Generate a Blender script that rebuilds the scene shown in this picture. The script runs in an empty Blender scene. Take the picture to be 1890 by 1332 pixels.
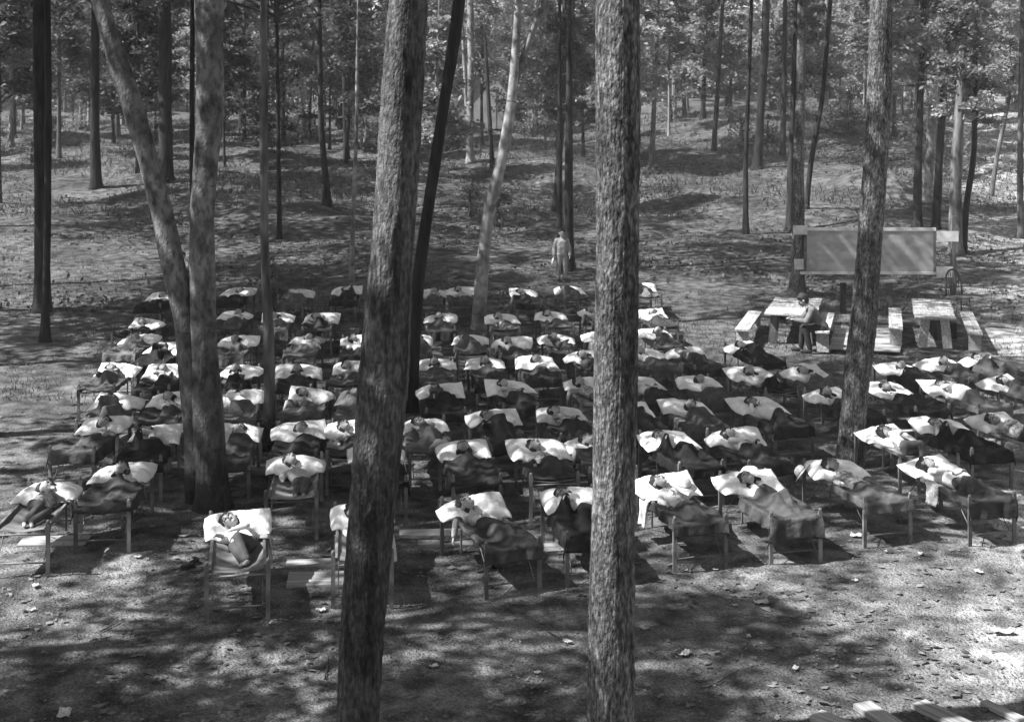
import bpy, bmesh, math, random
import numpy as np
from mathutils import Vector, Matrix

S = bpy.context.scene
COL = S.collection
R = math.radians
rng = random.Random(7)
nr = np.random.RandomState(7)

# ------------------------------------------------------------------ camera
CH = 5.63                      # camera height above the camp ground (an upper window)
F = 2400.0                     # focal length in pixels of the 1890 px wide plate
CX, HY = 945.0, 241.0
cam = bpy.data.cameras.new('camera')
cam.sensor_width = 36.0
cam.lens = 36.0 * F / 1890.0
cam.shift_y = -(666.0 - HY) / 1890.0
cam.clip_start = 0.1
cam.clip_end = 1500.0
cam.dof.use_dof = True
cam.dof.focus_distance = 17.5
cam.dof.aperture_fstop = 4.5
co = bpy.data.objects.new('camera', cam)
COL.objects.link(co)
co.location = (0, 0, CH)
co.rotation_euler = (R(90), 0, 0)
S.camera = co

# ------------------------------------------------------------------ light
SUN = Vector((-1.0, -0.27, 0.0)).normalized()
EL = R(50)
SUN = Vector((SUN.x * math.cos(EL), SUN.y * math.cos(EL), math.sin(EL)))
w = bpy.data.worlds.new('World')
S.world = w
w.use_nodes = True
nt = w.node_tree
for n in list(nt.nodes): nt.nodes.remove(n)
sky = nt.nodes.new('ShaderNodeTexSky')
sky.sky_type = 'NISHITA'
sky.sun_disc = False
sky.sun_elevation = EL
sky.sun_rotation = math.atan2(SUN.x, SUN.y)
bw = nt.nodes.new('ShaderNodeRGBToBW')          # black-and-white plate
bg = nt.nodes.new('ShaderNodeBackground')
bg.inputs['Strength'].default_value = 0.085
wo = nt.nodes.new('ShaderNodeOutputWorld')
nt.links.new(sky.outputs['Color'], bw.inputs[0])
nt.links.new(bw.outputs[0], bg.inputs['Color'])
nt.links.new(bg.outputs[0], wo.inputs['Surface'])
sl = bpy.data.lights.new('sun', 'SUN')
sl.energy = 5.0
sl.angle = R(0.55)
sl.color = (1, 1, 1)
so = bpy.data.objects.new('sun', sl)
COL.objects.link(so)
so.rotation_euler = SUN.to_track_quat('Z', 'Y').to_euler()
S.view_settings.view_transform = 'Standard'
S.view_settings.look = 'None'
S.view_settings.gamma = 1.0
S.view_settings.exposure = 1.7
S.view_settings.use_curve_mapping = False
try:
    S.cycles.max_bounces = 6
    S.cycles.diffuse_bounces = 3
    S.cycles.transmission_bounces = 3
    S.cycles.use_denoising = True
except Exception: pass

# ------------------------------------------------------------------ terrain
def sst(a, b, x):
    t = np.clip((x - a) / (b - a), 0, 1)
    return t * t * (3 - 2 * t)

def ground(x, y):
    x = np.asarray(x, float); y = np.asarray(y, float)
    z = 0.25 * sst(27, 38, y) + 0.45 * sst(36, 47, y)
    hill = np.interp(y, [44, 55, 70, 90, 110, 140, 200, 400], [0, 0.65, 1.9, 3.9, 5.2, 6.7, 8.5, 10])
    z = z + hill
    z = z + 1.5 * sst(4, 22, x) * sst(60, 95, y)
    far = sst(40, 60, y)
    z = z + far * (0.30 * np.sin(x * 0.23 + 1.3) * np.sin(y * 0.17 + .4) + 0.16 * np.sin(x * 0.51 + y * .33) + .08 * np.sin(x * 1.3 - y * .9))
    z = z + 0.020 * np.sin(x * 1.7 + 0.6) * np.sin(y * 1.3) + 0.012 * np.sin(x * 4.1 + y * 2.3) + .007 * np.sin(x * 9.3 - y * 7.1)
    z = z + 1.1 * np.exp(-((x - 18.5) ** 2 + (y - 66) ** 2 * .6) / 7.0)
    return z

def g1(x, y): return float(ground(x, y))

def at(px, py, h=0.0):
    """the point on the ground (plus h) seen at a plate position: marches from the camera"""
    dx, dz = (px - CX) / F, -(py - HY) / F
    Y = 5.0; prev = Y
    while Y < 420:
        if CH + dz * Y <= g1(dx * Y, Y) + h:
            a, b = prev, Y
            for _ in range(18):
                m = (a + b) / 2
                if CH + dz * m <= g1(dx * m, m) + h: b = m
                else: a = m
            Y = (a + b) / 2
            return Vector((dx * Y, Y, g1(dx * Y, Y)))
        prev = Y
        Y += 0.25 if Y < 60 else 1.0
    return Vector((dx * 200, 200, g1(dx * 200, 200)))

# ------------------------------------------------------------------ materials (a black-and-white world: every colour is a grey)
def mat(name, lo, hi=None, rough=0.85, scale=8.0, detail=5, stretch=(1, 1, 1), bump=0.0, bscale=None, spec=0.2, coords='Object',
        trans=0.0, rand=0.0, ramp=(0.35, 0.65), extra=None):
    m = bpy.data.materials.new(name); m.use_nodes = True
    N = m.node_tree.nodes; L = m.node_tree.links
    b = N['Principled BSDF']
    b.inputs['Roughness'].default_value = rough
    b.inputs['Specular IOR Level'].default_value = spec
    tc = N.new('ShaderNodeTexCoord'); mp = N.new('ShaderNodeMapping'); mp.inputs['Scale'].default_value = stretch
    L.new(tc.outputs[coords], mp.inputs['Vector'])
    vec = mp.outputs['Vector']
    oi = N.new('ShaderNodeObjectInfo')
    if coords == 'Object':
        ad = N.new('ShaderNodeVectorMath'); ad.operation = 'ADD'
        sc = N.new('ShaderNodeVectorMath'); sc.operation = 'SCALE'; sc.inputs[0].default_value = (37, 19, 53)
        L.new(oi.outputs['Random'], sc.inputs['Scale']); L.new(vec, ad.inputs[0]); L.new(sc.outputs[0], ad.inputs[1]); vec = ad.outputs[0]
    no = N.new('ShaderNodeTexNoise'); no.inputs['Scale'].default_value = scale; no.inputs['Detail'].default_value = detail
    L.new(vec, no.inputs['Vector'])
    cr = N.new('ShaderNodeValToRGB')
    hi = lo if hi is None else hi
    cr.color_ramp.elements[0].position = ramp[0]; cr.color_ramp.elements[1].position = ramp[1]
    cr.color_ramp.elements[0].color = (lo, lo, lo, 1); cr.color_ramp.elements[1].color = (hi, hi, hi, 1)
    L.new(no.outputs['Fac'], cr.inputs['Fac'])
    colr = cr.outputs['Color']
    if rand > 0:
        mr = N.new('ShaderNodeMapRange'); mr.inputs['To Min'].default_value = 1 - rand; mr.inputs['To Max'].default_value = 1 + rand
        L.new(oi.outputs['Random'], mr.inputs['Value'])
        mm = N.new('ShaderNodeVectorMath'); mm.operation = 'SCALE'
        L.new(colr, mm.inputs[0]); L.new(mr.outputs[0], mm.inputs['Scale']); colr = mm.outputs[0]
    if extra: colr = extra(N, L, vec, colr)
    L.new(colr, b.inputs['Base Color'])
    if bump > 0:
        n2 = N.new('ShaderNodeTexNoise'); n2.inputs['Scale'].default_value = bscale or scale * 3; n2.inputs['Detail'].default_value = 6
        L.new(vec, n2.inputs['Vector'])
        bp = N.new('ShaderNodeBump'); bp.inputs['Strength'].default_value = 1.0; bp.inputs['Distance'].default_value = bump
        L.new(n2.outputs['Fac'], bp.inputs['Height']); L.new(bp.outputs[0], b.inputs['Normal'])
    if trans > 0:
        tr = N.new('ShaderNodeBsdfTranslucent'); mx = N.new('ShaderNodeMixShader'); mx.inputs[0].default_value = trans
        L.new(colr, tr.inputs['Color']); L.new(b.outputs[0], mx.inputs[1]); L.new(tr.outputs[0], mx.inputs[2])
        L.new(mx.outputs[0], N['Material Output'].inputs['Surface'])
    return m

def mulnoise(scale, lo, hi, p0=.4, p1=.6, stretch=None):
    """a second, multiplying layer of patches"""
    def f(N, L, vec, colr):
        v = vec
        if stretch:
            mp = N.new('ShaderNodeMapping'); mp.inputs['Scale'].default_value = stretch; L.new(vec, mp.inputs['Vector']); v = mp.outputs[0]
        n = N.new('ShaderNodeTexNoise'); n.inputs['Scale'].default_value = scale; n.inputs['Detail'].default_value = 4
        L.new(v, n.inputs['Vector'])
        mr = N.new('ShaderNodeMapRange'); mr.inputs['From Min'].default_value = p0; mr.inputs['From Max'].default_value = p1
        mr.inputs['To Min'].default_value = lo; mr.inputs['To Max'].default_value = hi
        L.new(n.outputs['Fac'], mr.inputs['Value'])
        mm = N.new('ShaderNodeVectorMath'); mm.operation = 'SCALE'
        L.new(colr, mm.inputs[0]); L.new(mr.outputs[0], mm.inputs['Scale'])
        return mm.outputs[0]
    return f
def chain(*fs):
    def f(N, L, vec, c):
        for g in fs: c = g(N, L, vec, c)
        return c
    return f

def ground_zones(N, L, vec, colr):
    """trodden earth of the camp is paler than the leaf-covered slope; glare on the right is painted in as pale soil"""
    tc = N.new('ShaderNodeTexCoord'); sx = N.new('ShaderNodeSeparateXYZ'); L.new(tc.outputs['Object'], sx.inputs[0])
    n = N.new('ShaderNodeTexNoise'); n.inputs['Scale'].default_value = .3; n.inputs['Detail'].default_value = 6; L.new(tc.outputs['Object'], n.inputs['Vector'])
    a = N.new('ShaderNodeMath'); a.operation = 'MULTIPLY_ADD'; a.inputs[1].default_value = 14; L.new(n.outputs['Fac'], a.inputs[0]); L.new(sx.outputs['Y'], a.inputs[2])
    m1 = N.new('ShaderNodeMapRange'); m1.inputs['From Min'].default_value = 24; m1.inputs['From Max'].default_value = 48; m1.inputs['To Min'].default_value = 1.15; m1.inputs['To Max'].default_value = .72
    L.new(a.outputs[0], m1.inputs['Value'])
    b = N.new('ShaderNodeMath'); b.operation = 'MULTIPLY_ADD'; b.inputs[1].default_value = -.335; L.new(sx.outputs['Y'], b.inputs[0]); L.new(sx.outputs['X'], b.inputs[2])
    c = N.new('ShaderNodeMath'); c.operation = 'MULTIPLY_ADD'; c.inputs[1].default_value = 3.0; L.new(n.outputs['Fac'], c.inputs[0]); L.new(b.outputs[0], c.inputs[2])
    m2 = N.new('ShaderNodeMapRange'); m2.inputs['From Min'].default_value = .8; m2.inputs['From Max'].default_value = 3.6; m2.inputs['To Min'].default_value = 1; m2.inputs['To Max'].default_value = 3.0  # glare along the right edge, put into the soil colour
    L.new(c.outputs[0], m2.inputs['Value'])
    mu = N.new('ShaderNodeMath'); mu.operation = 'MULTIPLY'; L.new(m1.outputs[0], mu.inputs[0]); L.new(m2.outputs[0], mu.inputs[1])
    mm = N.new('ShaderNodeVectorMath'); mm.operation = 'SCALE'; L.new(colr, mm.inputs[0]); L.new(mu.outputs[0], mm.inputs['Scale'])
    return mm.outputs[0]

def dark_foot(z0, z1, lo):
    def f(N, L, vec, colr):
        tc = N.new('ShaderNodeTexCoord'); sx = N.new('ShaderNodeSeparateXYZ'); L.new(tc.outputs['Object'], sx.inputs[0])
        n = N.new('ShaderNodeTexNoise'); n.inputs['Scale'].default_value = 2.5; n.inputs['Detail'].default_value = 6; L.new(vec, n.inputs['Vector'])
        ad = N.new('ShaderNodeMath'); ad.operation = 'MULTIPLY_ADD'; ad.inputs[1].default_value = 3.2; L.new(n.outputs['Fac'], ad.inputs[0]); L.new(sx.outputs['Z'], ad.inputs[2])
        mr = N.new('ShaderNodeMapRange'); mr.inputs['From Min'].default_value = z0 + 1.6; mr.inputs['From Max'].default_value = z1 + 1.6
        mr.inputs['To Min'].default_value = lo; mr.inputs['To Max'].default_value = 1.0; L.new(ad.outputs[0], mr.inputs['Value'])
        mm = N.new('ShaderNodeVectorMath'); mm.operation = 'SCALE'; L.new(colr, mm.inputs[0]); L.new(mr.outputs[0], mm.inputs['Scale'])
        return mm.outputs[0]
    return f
M = {}
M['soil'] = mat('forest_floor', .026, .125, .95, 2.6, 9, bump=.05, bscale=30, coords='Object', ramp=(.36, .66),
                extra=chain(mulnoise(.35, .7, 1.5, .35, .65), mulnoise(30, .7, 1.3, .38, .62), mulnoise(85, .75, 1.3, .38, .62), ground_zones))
M['bark'] = mat('flaky_bark', .05, .125, .95, 26, 10, (1, 1, .5), .04, 42, ramp=(.40, .60), extra=chain(mulnoise(15, .5, 1.1, .38, .52, (1, 1, .35)), mulnoise(1.6, .7, 1.3, .38, .62), mulnoise(60, .55, 1.4, .4, .6, (1, 1, .5))))
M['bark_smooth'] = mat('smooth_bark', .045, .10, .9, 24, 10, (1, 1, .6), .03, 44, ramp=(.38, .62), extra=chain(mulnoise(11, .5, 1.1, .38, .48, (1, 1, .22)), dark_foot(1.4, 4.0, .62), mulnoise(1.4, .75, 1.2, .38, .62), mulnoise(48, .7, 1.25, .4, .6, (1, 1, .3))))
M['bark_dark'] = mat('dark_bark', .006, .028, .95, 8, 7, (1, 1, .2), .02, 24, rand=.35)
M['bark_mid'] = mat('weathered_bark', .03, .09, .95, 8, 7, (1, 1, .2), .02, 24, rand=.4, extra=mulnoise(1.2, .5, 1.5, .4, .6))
M['bark_birch'] = mat('birch_bark', .10, .24, .8, 5.0, 8, (1, 1, .8), .008, 30, ramp=(.32, .62),
                      extra=chain(mulnoise(1.6, .4, 1.0, .31, .35, (.9, .9, 5.5)), mulnoise(3.0, .5, 1.0, .34, .42, (1, 1, 1.5)), mulnoise(.8, .45, 1.1, .38, .58)))
M['bark_old_birch'] = mat('old_birch_bark', .07, .20, .85, 7.0, 9, (1, 1, .6), .02, 34, ramp=(.32, .66),
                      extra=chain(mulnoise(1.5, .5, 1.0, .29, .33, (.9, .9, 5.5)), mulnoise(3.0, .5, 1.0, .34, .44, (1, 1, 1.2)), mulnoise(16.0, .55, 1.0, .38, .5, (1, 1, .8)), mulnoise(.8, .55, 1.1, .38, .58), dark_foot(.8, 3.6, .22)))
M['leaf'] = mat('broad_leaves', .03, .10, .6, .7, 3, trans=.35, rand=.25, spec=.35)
M['leaf_pale'] = mat('painted_sun_leaves', .11, .28, .6, .7, 3, trans=.5, rand=.25, spec=.35)  # brightness of sunlit foliage put into a paler leaf colour
M['grass'] = mat('grass_blades', .03, .11, .8, .5, 4, trans=.3)
M['litter'] = mat('dead_leaves', .03, .19, .8, 5, 3, trans=.15)
M['crumbs'] = mat('litter_crumbs', .03, .15, .9, 5, 3)
M['wood'] = mat('cot_wood', .06, .15, .6, 5, 5, (1, 1, 1), .002, 40, rand=.4, spec=.35)
M['plank'] = mat('grey_planks', .16, .34, .8, 4, 6, (.35, 6, 6), .004, 30, rand=.3)
M['plank_y'] = mat('table_planks', .24, .46, .8, 4, 6, (6, .35, 6), .004, 30, rand=.3)
M['white_wood'] = mat('painted_wood', .34, .5, .6, 5)
M['canvas'] = mat('cot_canvas', .12, .20, .9, 7, 5, bump=.003, bscale=60, rand=.3)
M['tent'] = mat('tent_canvas', .18, .27, .9, 1.6, 4, bump=.01, bscale=4)
M['pillow'] = mat('white_cotton', .54, .70, .9, 5, 4, bump=.04, bscale=7, rand=.16, spec=.1)
M['pillow_grey'] = mat('striped_ticking', .20, .33, .9, 14, 3, (1, 6, 1), .01, 11)
for k, (a, b) in {'black': (.014, .03), 'dark grey': (.035, .07), 'mid grey': (.06, .10), 'brown': (.035, .06)}.items():
    M['wool_' + k] = mat('wool_' + k.replace(' ', '_'), a, b, 1.0, 6, 5, bump=.04, bscale=9, spec=.05, rand=.5)
for k, (a, b) in {'white': (.55, .7), 'pale grey': (.3, .42), 'checked': (.14, .45), 'dark': (.05, .09)}.items():
    M['cloth_' + k] = mat('cloth_' + k.replace(' ', '_'), a, b, .95, 22 if k == 'checked' else 6, 3, bump=.035, bscale=13, spec=.05, rand=.12)
M['black_cloth'] = mat('black_trousers', .012, .025, .95, 6, 3, bump=.02, bscale=12)
M['jacket'] = mat('jacket_cloth', .08, .13, .95, 10, 3, bump=.01, bscale=14)
M['linen'] = mat('linen_suit', .2, .27, .95, 6, 3, bump=.03, bscale=12)
M['trousers'] = mat('dark_trousers', .04, .07, .95, 6, 3, bump=.012, bscale=12)
M['skin'] = mat('skin', .19, .25, .6, 6, 3, rand=.18, spec=.3)
M['hair'] = mat('hair', .008, .03, .7, 30, 3, bump=.006, bscale=60)
M['lash'] = mat('lashes', .03, .04, .8)
M['lip'] = mat('lips', .13, .16, .6)
M['shoe'] = mat('shoe_leather', .015, .03, .5)
M['board'] = mat('board_face', .22, .30, .7, 1.2, 6, (1, 1, 1.5), rand=0, extra=mulnoise(2.5, .85, 1.2))
M['frame_wood'] = mat('pale_frame', .38, .55, .7, 5)
M['paper'] = mat('paper', .28, .40, .9, 4)
M['straw'] = mat('straw_hat', .4, .6, .9, 30, 3, bump=.004, bscale=80)
M['stump'] = mat('earth_bank', .04, .1, .95, 4, 6, bump=.05, bscale=9)

# ------------------------------------------------------------------ mesh helpers
def mk(name, V, Q, m=None, smooth=True):
    """mesh from an N x 3 array and a list of arrays of quads or triangles"""
    V = np.asarray(V, np.float32)
    me = bpy.data.meshes.new(name)
    if isinstance(Q, np.ndarray): Q = [Q]
    Q = [np.asarray(q, np.int32) for q in Q if len(q)]
    nf = sum(len(q) for q in Q)
    li = np.concatenate([q.ravel() for q in Q])
    tot = np.concatenate([np.full(len(q), q.shape[1], np.int32) for q in Q])
    st = np.concatenate([[0], np.cumsum(tot)[:-1]]).astype(np.int32)
    me.vertices.add(len(V)); me.vertices.foreach_set('co', V.ravel())
    me.loops.add(len(li)); me.loops.foreach_set('vertex_index', li)
    me.polygons.add(nf); me.polygons.foreach_set('loop_start', st); me.polygons.foreach_set('loop_total', tot)
    me.polygons.foreach_set('use_smooth', np.full(nf, smooth))
    me.update(calc_edges=True); me.validate()
    if m: me.materials.append(m)
    return me

class MB:
    def __init__(s): s.V = []; s.Q = []; s.T = []; s.n = 0
    def add(s, V, Q=None, T=None):
        V = np.asarray(V, float)
        if Q is not None and len(Q): s.Q.append(np.asarray(Q) + s.n)
        if T is not None and len(T): s.T.append(np.asarray(T) + s.n)
        s.V.append(V); s.n += len(V); return s
    def box(s, lo, hi, rot=None, c=None):
        x0, y0, z0 = lo; x1, y1, z1 = hi
        V = np.array([[x0,y0,z0],[x1,y0,z0],[x1,y1,z0],[x0,y1,z0],[x0,y0,z1],[x1,y0,z1],[x1,y1,z1],[x0,y1,z1]], float)
        if rot is not None:
            V = V @ np.array(rot).T
        if c is not None: V = V + np.array(c)
        return s.add(V, [[0,3,2,1],[4,5,6,7],[0,1,5,4],[1,2,6,5],[2,3,7,6],[3,0,4,7]])
    def tube(s, P, r, n=8, cap=True, disp=None):
        P = np.asarray(P, float); k = len(P)
        r = np.full(k, r) if np.isscalar(r) else np.asarray(r, float)
        T = np.gradient(P, axis=0); T /= np.linalg.norm(T, axis=1)[:, None] + 1e-9
        ref = np.array([0, 1, 0.]) if abs(T[0][1]) < .8 else np.array([1, 0, 0.])
        A = np.cross(T, ref); A /= np.linalg.norm(A, axis=1)[:, None] + 1e-9
        B = np.cross(T, A)
        th = np.linspace(0, 2 * math.pi, n, endpoint=False)
        rr = np.repeat(r[:, None], n, 1)
        if disp is not None: rr = rr + disp(P, th, rr)
        V = P[:, None, :] + rr[:, :, None] * (np.cos(th)[None, :, None] * A[:, None, :] + np.sin(th)[None, :, None] * B[:, None, :])
        V = V.reshape(-1, 3)
        i = np.arange(k - 1)[:, None] * n; j = np.arange(n)[None, :]; j2 = (j + 1) % n
        Q = np.stack([i + j, i + n + j, i + n + j2, i + j2], -1).reshape(-1, 4)
        T3 = []
        if cap:
            V = np.vstack([V, P[0], P[-1]]); a = len(V) - 2; b = a + 1
            jj = np.arange(n); jn = (jj + 1) % n
            T3 = np.vstack([np.stack([np.full(n, a), jj, jn], 1), np.stack([np.full(n, b), (k - 1) * n + jn, (k - 1) * n + jj], 1)])
        return s.add(V, Q, T3 if cap else None)
    def capsule(s, p0, p1, r0, r1, n=14):
        p0 = np.asarray(p0, float); p1 = np.asarray(p1, float)
        d = p1 - p0; L = np.linalg.norm(d)
        if L < 1e-5: d = np.array([0, 0, 1e-4]); L = 1e-4
        u = d / L; P = []; r = []
        for a in (-.98, -.85, -.6, -.3): P.append(p0 + u * r0 * a); r.append(r0 * math.sqrt(1 - a * a))
        P.append(p0); r.append(r0); P.append(p1); r.append(r1)
        for a in (.3, .6, .85, .98): P.append(p1 + u * r1 * a); r.append(r1 * math.sqrt(1 - a * a))
        return s.tube(P, r, n)
    def ell(s, c, rad, axes=None, n=16, k=11):
        th = np.linspace(0, 2 * math.pi, n, endpoint=False); ph = np.linspace(.12, math.pi - .12, k)
        X = np.sin(ph)[:, None] * np.cos(th)[None]; Y = np.sin(ph)[:, None] * np.sin(th)[None]; Z = np.cos(ph)[:, None] + 0 * th[None]
        V = np.stack([X * rad[0], Y * rad[1], Z * rad[2]], -1).reshape(-1, 3)
        V = np.vstack([V, [0, 0, rad[2]], [0, 0, -rad[2]]])
        if axes is not None: V = V @ np.array(axes)
        V = V + np.asarray(c, float)
        i = np.arange(k - 1)[:, None] * n; j = np.arange(n)[None]; j2 = (j + 1) % n
        Q = np.stack([i + j, i + n + j, i + n + j2, i + j2], -1).reshape(-1, 4)
        jj = np.arange(n); jn = (jj + 1) % n; a = n * k
        T = np.vstack([np.stack([np.full(n, a), jj, jn], 1), np.stack([np.full(n, a + 1), (k - 1) * n + jn, (k - 1) * n + jj], 1)])
        return s.add(V, Q, T)
    def mesh(s, name, m=None, smooth=True):
        Q = ([np.vstack(s.Q)] if s.Q else []) + ([np.vstack(s.T)] if s.T else [])
        return mk(name, np.vstack(s.V), Q, m, smooth)

def grid_solid(P, th):
    """closed sheet from an (a, b, 3) grid; th is the thickness (number or (a, b) array)"""
    a, b, _ = P.shape
    du = np.gradient(P, axis=0); dv = np.gradient(P, axis=1)
    n = np.cross(du, dv); n /= np.linalg.norm(n, axis=2)[:, :, None] + 1e-9
    if n[..., 2].mean() < 0: n = -n; flip = True
    else: flip = False
    th = np.broadcast_to(th, (a, b))[..., None]
    V = np.vstack([P.reshape(-1, 3), (P - n * th).reshape(-1, 3)])
    i = np.arange(a - 1)[:, None] * b; j = np.arange(b - 1)[None]
    Q1 = np.stack([i + j, i + b + j, i + b + j + 1, i + j + 1], -1).reshape(-1, 4)
    Q2 = Q1[:, ::-1] + a * b
    ring = [k for k in range(b)] + [k * b + b - 1 for k in range(1, a)] + [(a - 1) * b + k for k in range(b - 2, -1, -1)] + [k * b for k in range(a - 2, 0, -1)]
    ring = np.array(ring); rn = np.roll(ring, -1)
    Q3 = np.stack([ring, rn, rn + a * b, ring + a * b], 1)
    if flip: Q1 = Q1[:, ::-1]; Q2 = Q2[:, ::-1]; Q3 = Q3[:, ::-1]
    return V, np.vstack([Q1, Q2, Q3])

def ob(name, me, parent=None, loc=None, rot=None, label=None, cat=None, group=None, kind=None):
    o = bpy.data.objects.new(name, me); COL.objects.link(o)
    if parent is not None: o.parent = parent
    if loc is not None: o.location = loc
    if rot is not None: o.rotation_euler = rot
    if label: o['label'] = label
    if cat: o['category'] = cat
    if group: o['group'] = group
    if kind: o['kind'] = kind
    return o

def smoothnoise(seed, amp=1.0):
    rs = np.random.RandomState(seed); K = rs.uniform(-1, 1, (7, 2)); K *= rs.uniform(3, 16, (7, 1)); P = rs.uniform(0, 6.28, 7); A = rs.uniform(.4, 1, 7) / (1 + np.abs(K).sum(1) * .12)
    return lambda x, y: amp * sum(A[i] * np.sin(K[i, 0] * x + K[i, 1] * y + P[i]) for i in range(7))

# ------------------------------------------------------------------ ground
ys = np.concatenate([np.arange(3, 50, .12), 50 * (420 / 50.) ** np.linspace(0, 1, 330)])
xs = np.linspace(-1, 1, 420)
XX = np.sign(xs) * (np.abs(xs) * 22 + np.abs(xs) ** 4 * 240)
gx, gy = np.meshgrid(XX, ys, indexing='ij')
gz = ground(gx, gy)
a, b = gx.shape
i = np.arange(a - 1)[:, None] * b; j = np.arange(b - 1)[None]
Qg = np.stack([i + j, i + b + j, i + b + j + 1, i + j + 1], -1).reshape(-1, 4)
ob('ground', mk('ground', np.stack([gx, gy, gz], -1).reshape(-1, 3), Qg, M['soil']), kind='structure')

# ------------------------------------------------------------------ foliage and trees
def leaves(centers, normals_up, size, rs, asp=.55, tilt=.9):
    """one bent four-cornered leaf at each centre"""
    n = len(centers)
    d = rs.normal(size=(n, 3)); d[:, 2] *= .45; d /= np.linalg.norm(d, axis=1)[:, None]
    nn = rs.normal(size=(n, 3)) * tilt; nn[:, 2] += 1.0
    s = np.cross(nn, d); s /= np.linalg.norm(s, axis=1)[:, None] + 1e-9
    L = size * rs.uniform(.6, 1.3, (n, 1)); W = L * asp
    c = centers
    V = np.stack([c - d * L * .5, c + s * W * .5, c + d * L * .5 - np.array([0, 0, .15]) * L, c - s * W * .5], 1).reshape(-1, 3)
    return V, np.arange(4 * n).reshape(-1, 4)

def crown_mesh(seed, r, h, ncl, nlf, size, m, shape='dome', csize=.9):
    """leaf clusters set on the ends of limbs, and the limbs"""
    rs = np.random.RandomState(seed)
    u = rs.normal(size=(ncl, 3)); u /= np.linalg.norm(u, axis=1)[:, None]
    rad = rs.uniform(.35, 1, ncl) ** .6
    if shape == 'column':
        zz = rs.uniform(0, 1, ncl) ** .9; ang = rs.uniform(0, 6.28, ncl); q = rs.uniform(.25, 1, ncl) * (1.05 - zz * .75)
        C = np.stack([np.cos(ang) * q * r, np.sin(ang) * q * r, zz * h], 1)
    else:
        C = np.stack([u[:, 0] * rad * r, u[:, 1] * rad * r, (u[:, 2] * rad * .5 + .5) * h], 1)
    cs = rs.uniform(.55, 1.2, ncl) * csize
    pts = []
    for k in range(ncl):
        p = rs.normal(size=(nlf, 3)) * np.array([.5, .5, .22]) * cs[k]
        p[:, 2] -= (p[:, 0] ** 2 + p[:, 1] ** 2) * .25
        pts.append(C[k] + p)
    V, Q = leaves(np.vstack(pts), None, size, rs)
    crown = mk('crown', V, Q, m, False)
    mb = MB()
    for k in range(0, ncl, 2):
        z0 = max(.0, C[k][2] - .35 * math.hypot(C[k][0], C[k][1]) - .4)
        p0 = np.array([0, 0, z0]); p2 = C[k]; p1 = (p0 + p2) / 2 + np.array([0, 0, .12 * h * rs.uniform(-.3, .5)])
        t = np.linspace(0, 1, 5)[:, None]
        P = (1 - t) ** 2 * p0 + 2 * t * (1 - t) * p1 + t * t * p2
        mb.tube(P, np.linspace(.045, .012, 5), 5, cap=False)
    mb.tube([(0, 0, -.2), (0.05, 0, h * .35), (0, .05, h * .85)], [.11, .08, .02], 6)
    limbs = mb.mesh('branches', M['bark_mid'])
    return crown, limbs

CROWN_HIGH = [crown_mesh(10 + k, 4.4, 6.2, 84, 85, .25, M['leaf'], csize=1.0) for k in range(4)]
CROWN_WIDE = [crown_mesh(20 + k, 6.6, 5.5, 76, 80, .30, M['leaf'], csize=1.15) for k in range(3)]
CROWN_BG = [crown_mesh(30 + k, 2.3, 6.5, 40, 105, .30, M['leaf'], 'column', .72) for k in range(4)]
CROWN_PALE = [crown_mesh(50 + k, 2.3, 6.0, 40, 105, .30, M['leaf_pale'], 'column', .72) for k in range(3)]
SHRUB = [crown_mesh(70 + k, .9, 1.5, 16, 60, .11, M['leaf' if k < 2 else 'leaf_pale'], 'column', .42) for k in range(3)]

def bark_disp(seed, amp, k=11):
    rs = np.random.RandomState(seed); ph = rs.uniform(0, 6.28, 12)
    def f(P, th, rr):
        z = P[:, 2][:, None]; t = th[None]
        w = .9 * np.sin(z * 2.3 + ph[0]) + .5 * np.sin(z * 5.1 + ph[1])
        v = np.abs(np.sin(k * t * .5 + w + ph[2])) * .6 + np.abs(np.sin((k + 6) * t * .5 - w * .8 + z * 1.4 + ph[3])) * .4
        v = v + .35 * np.sin(z * 26 + 3 * np.sin(5 * t + z * 3) + ph[4]) * np.sin(7 * t + z * 9) if k > 10 else v * .5
        lump = .9 * np.sin(z * 1.1 + t + ph[5]) + .6 * np.sin(z * 2.9 - 2 * t + ph[6])
        return rr * amp * (v - .5) + rr * .035 * lump
    return f

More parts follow.
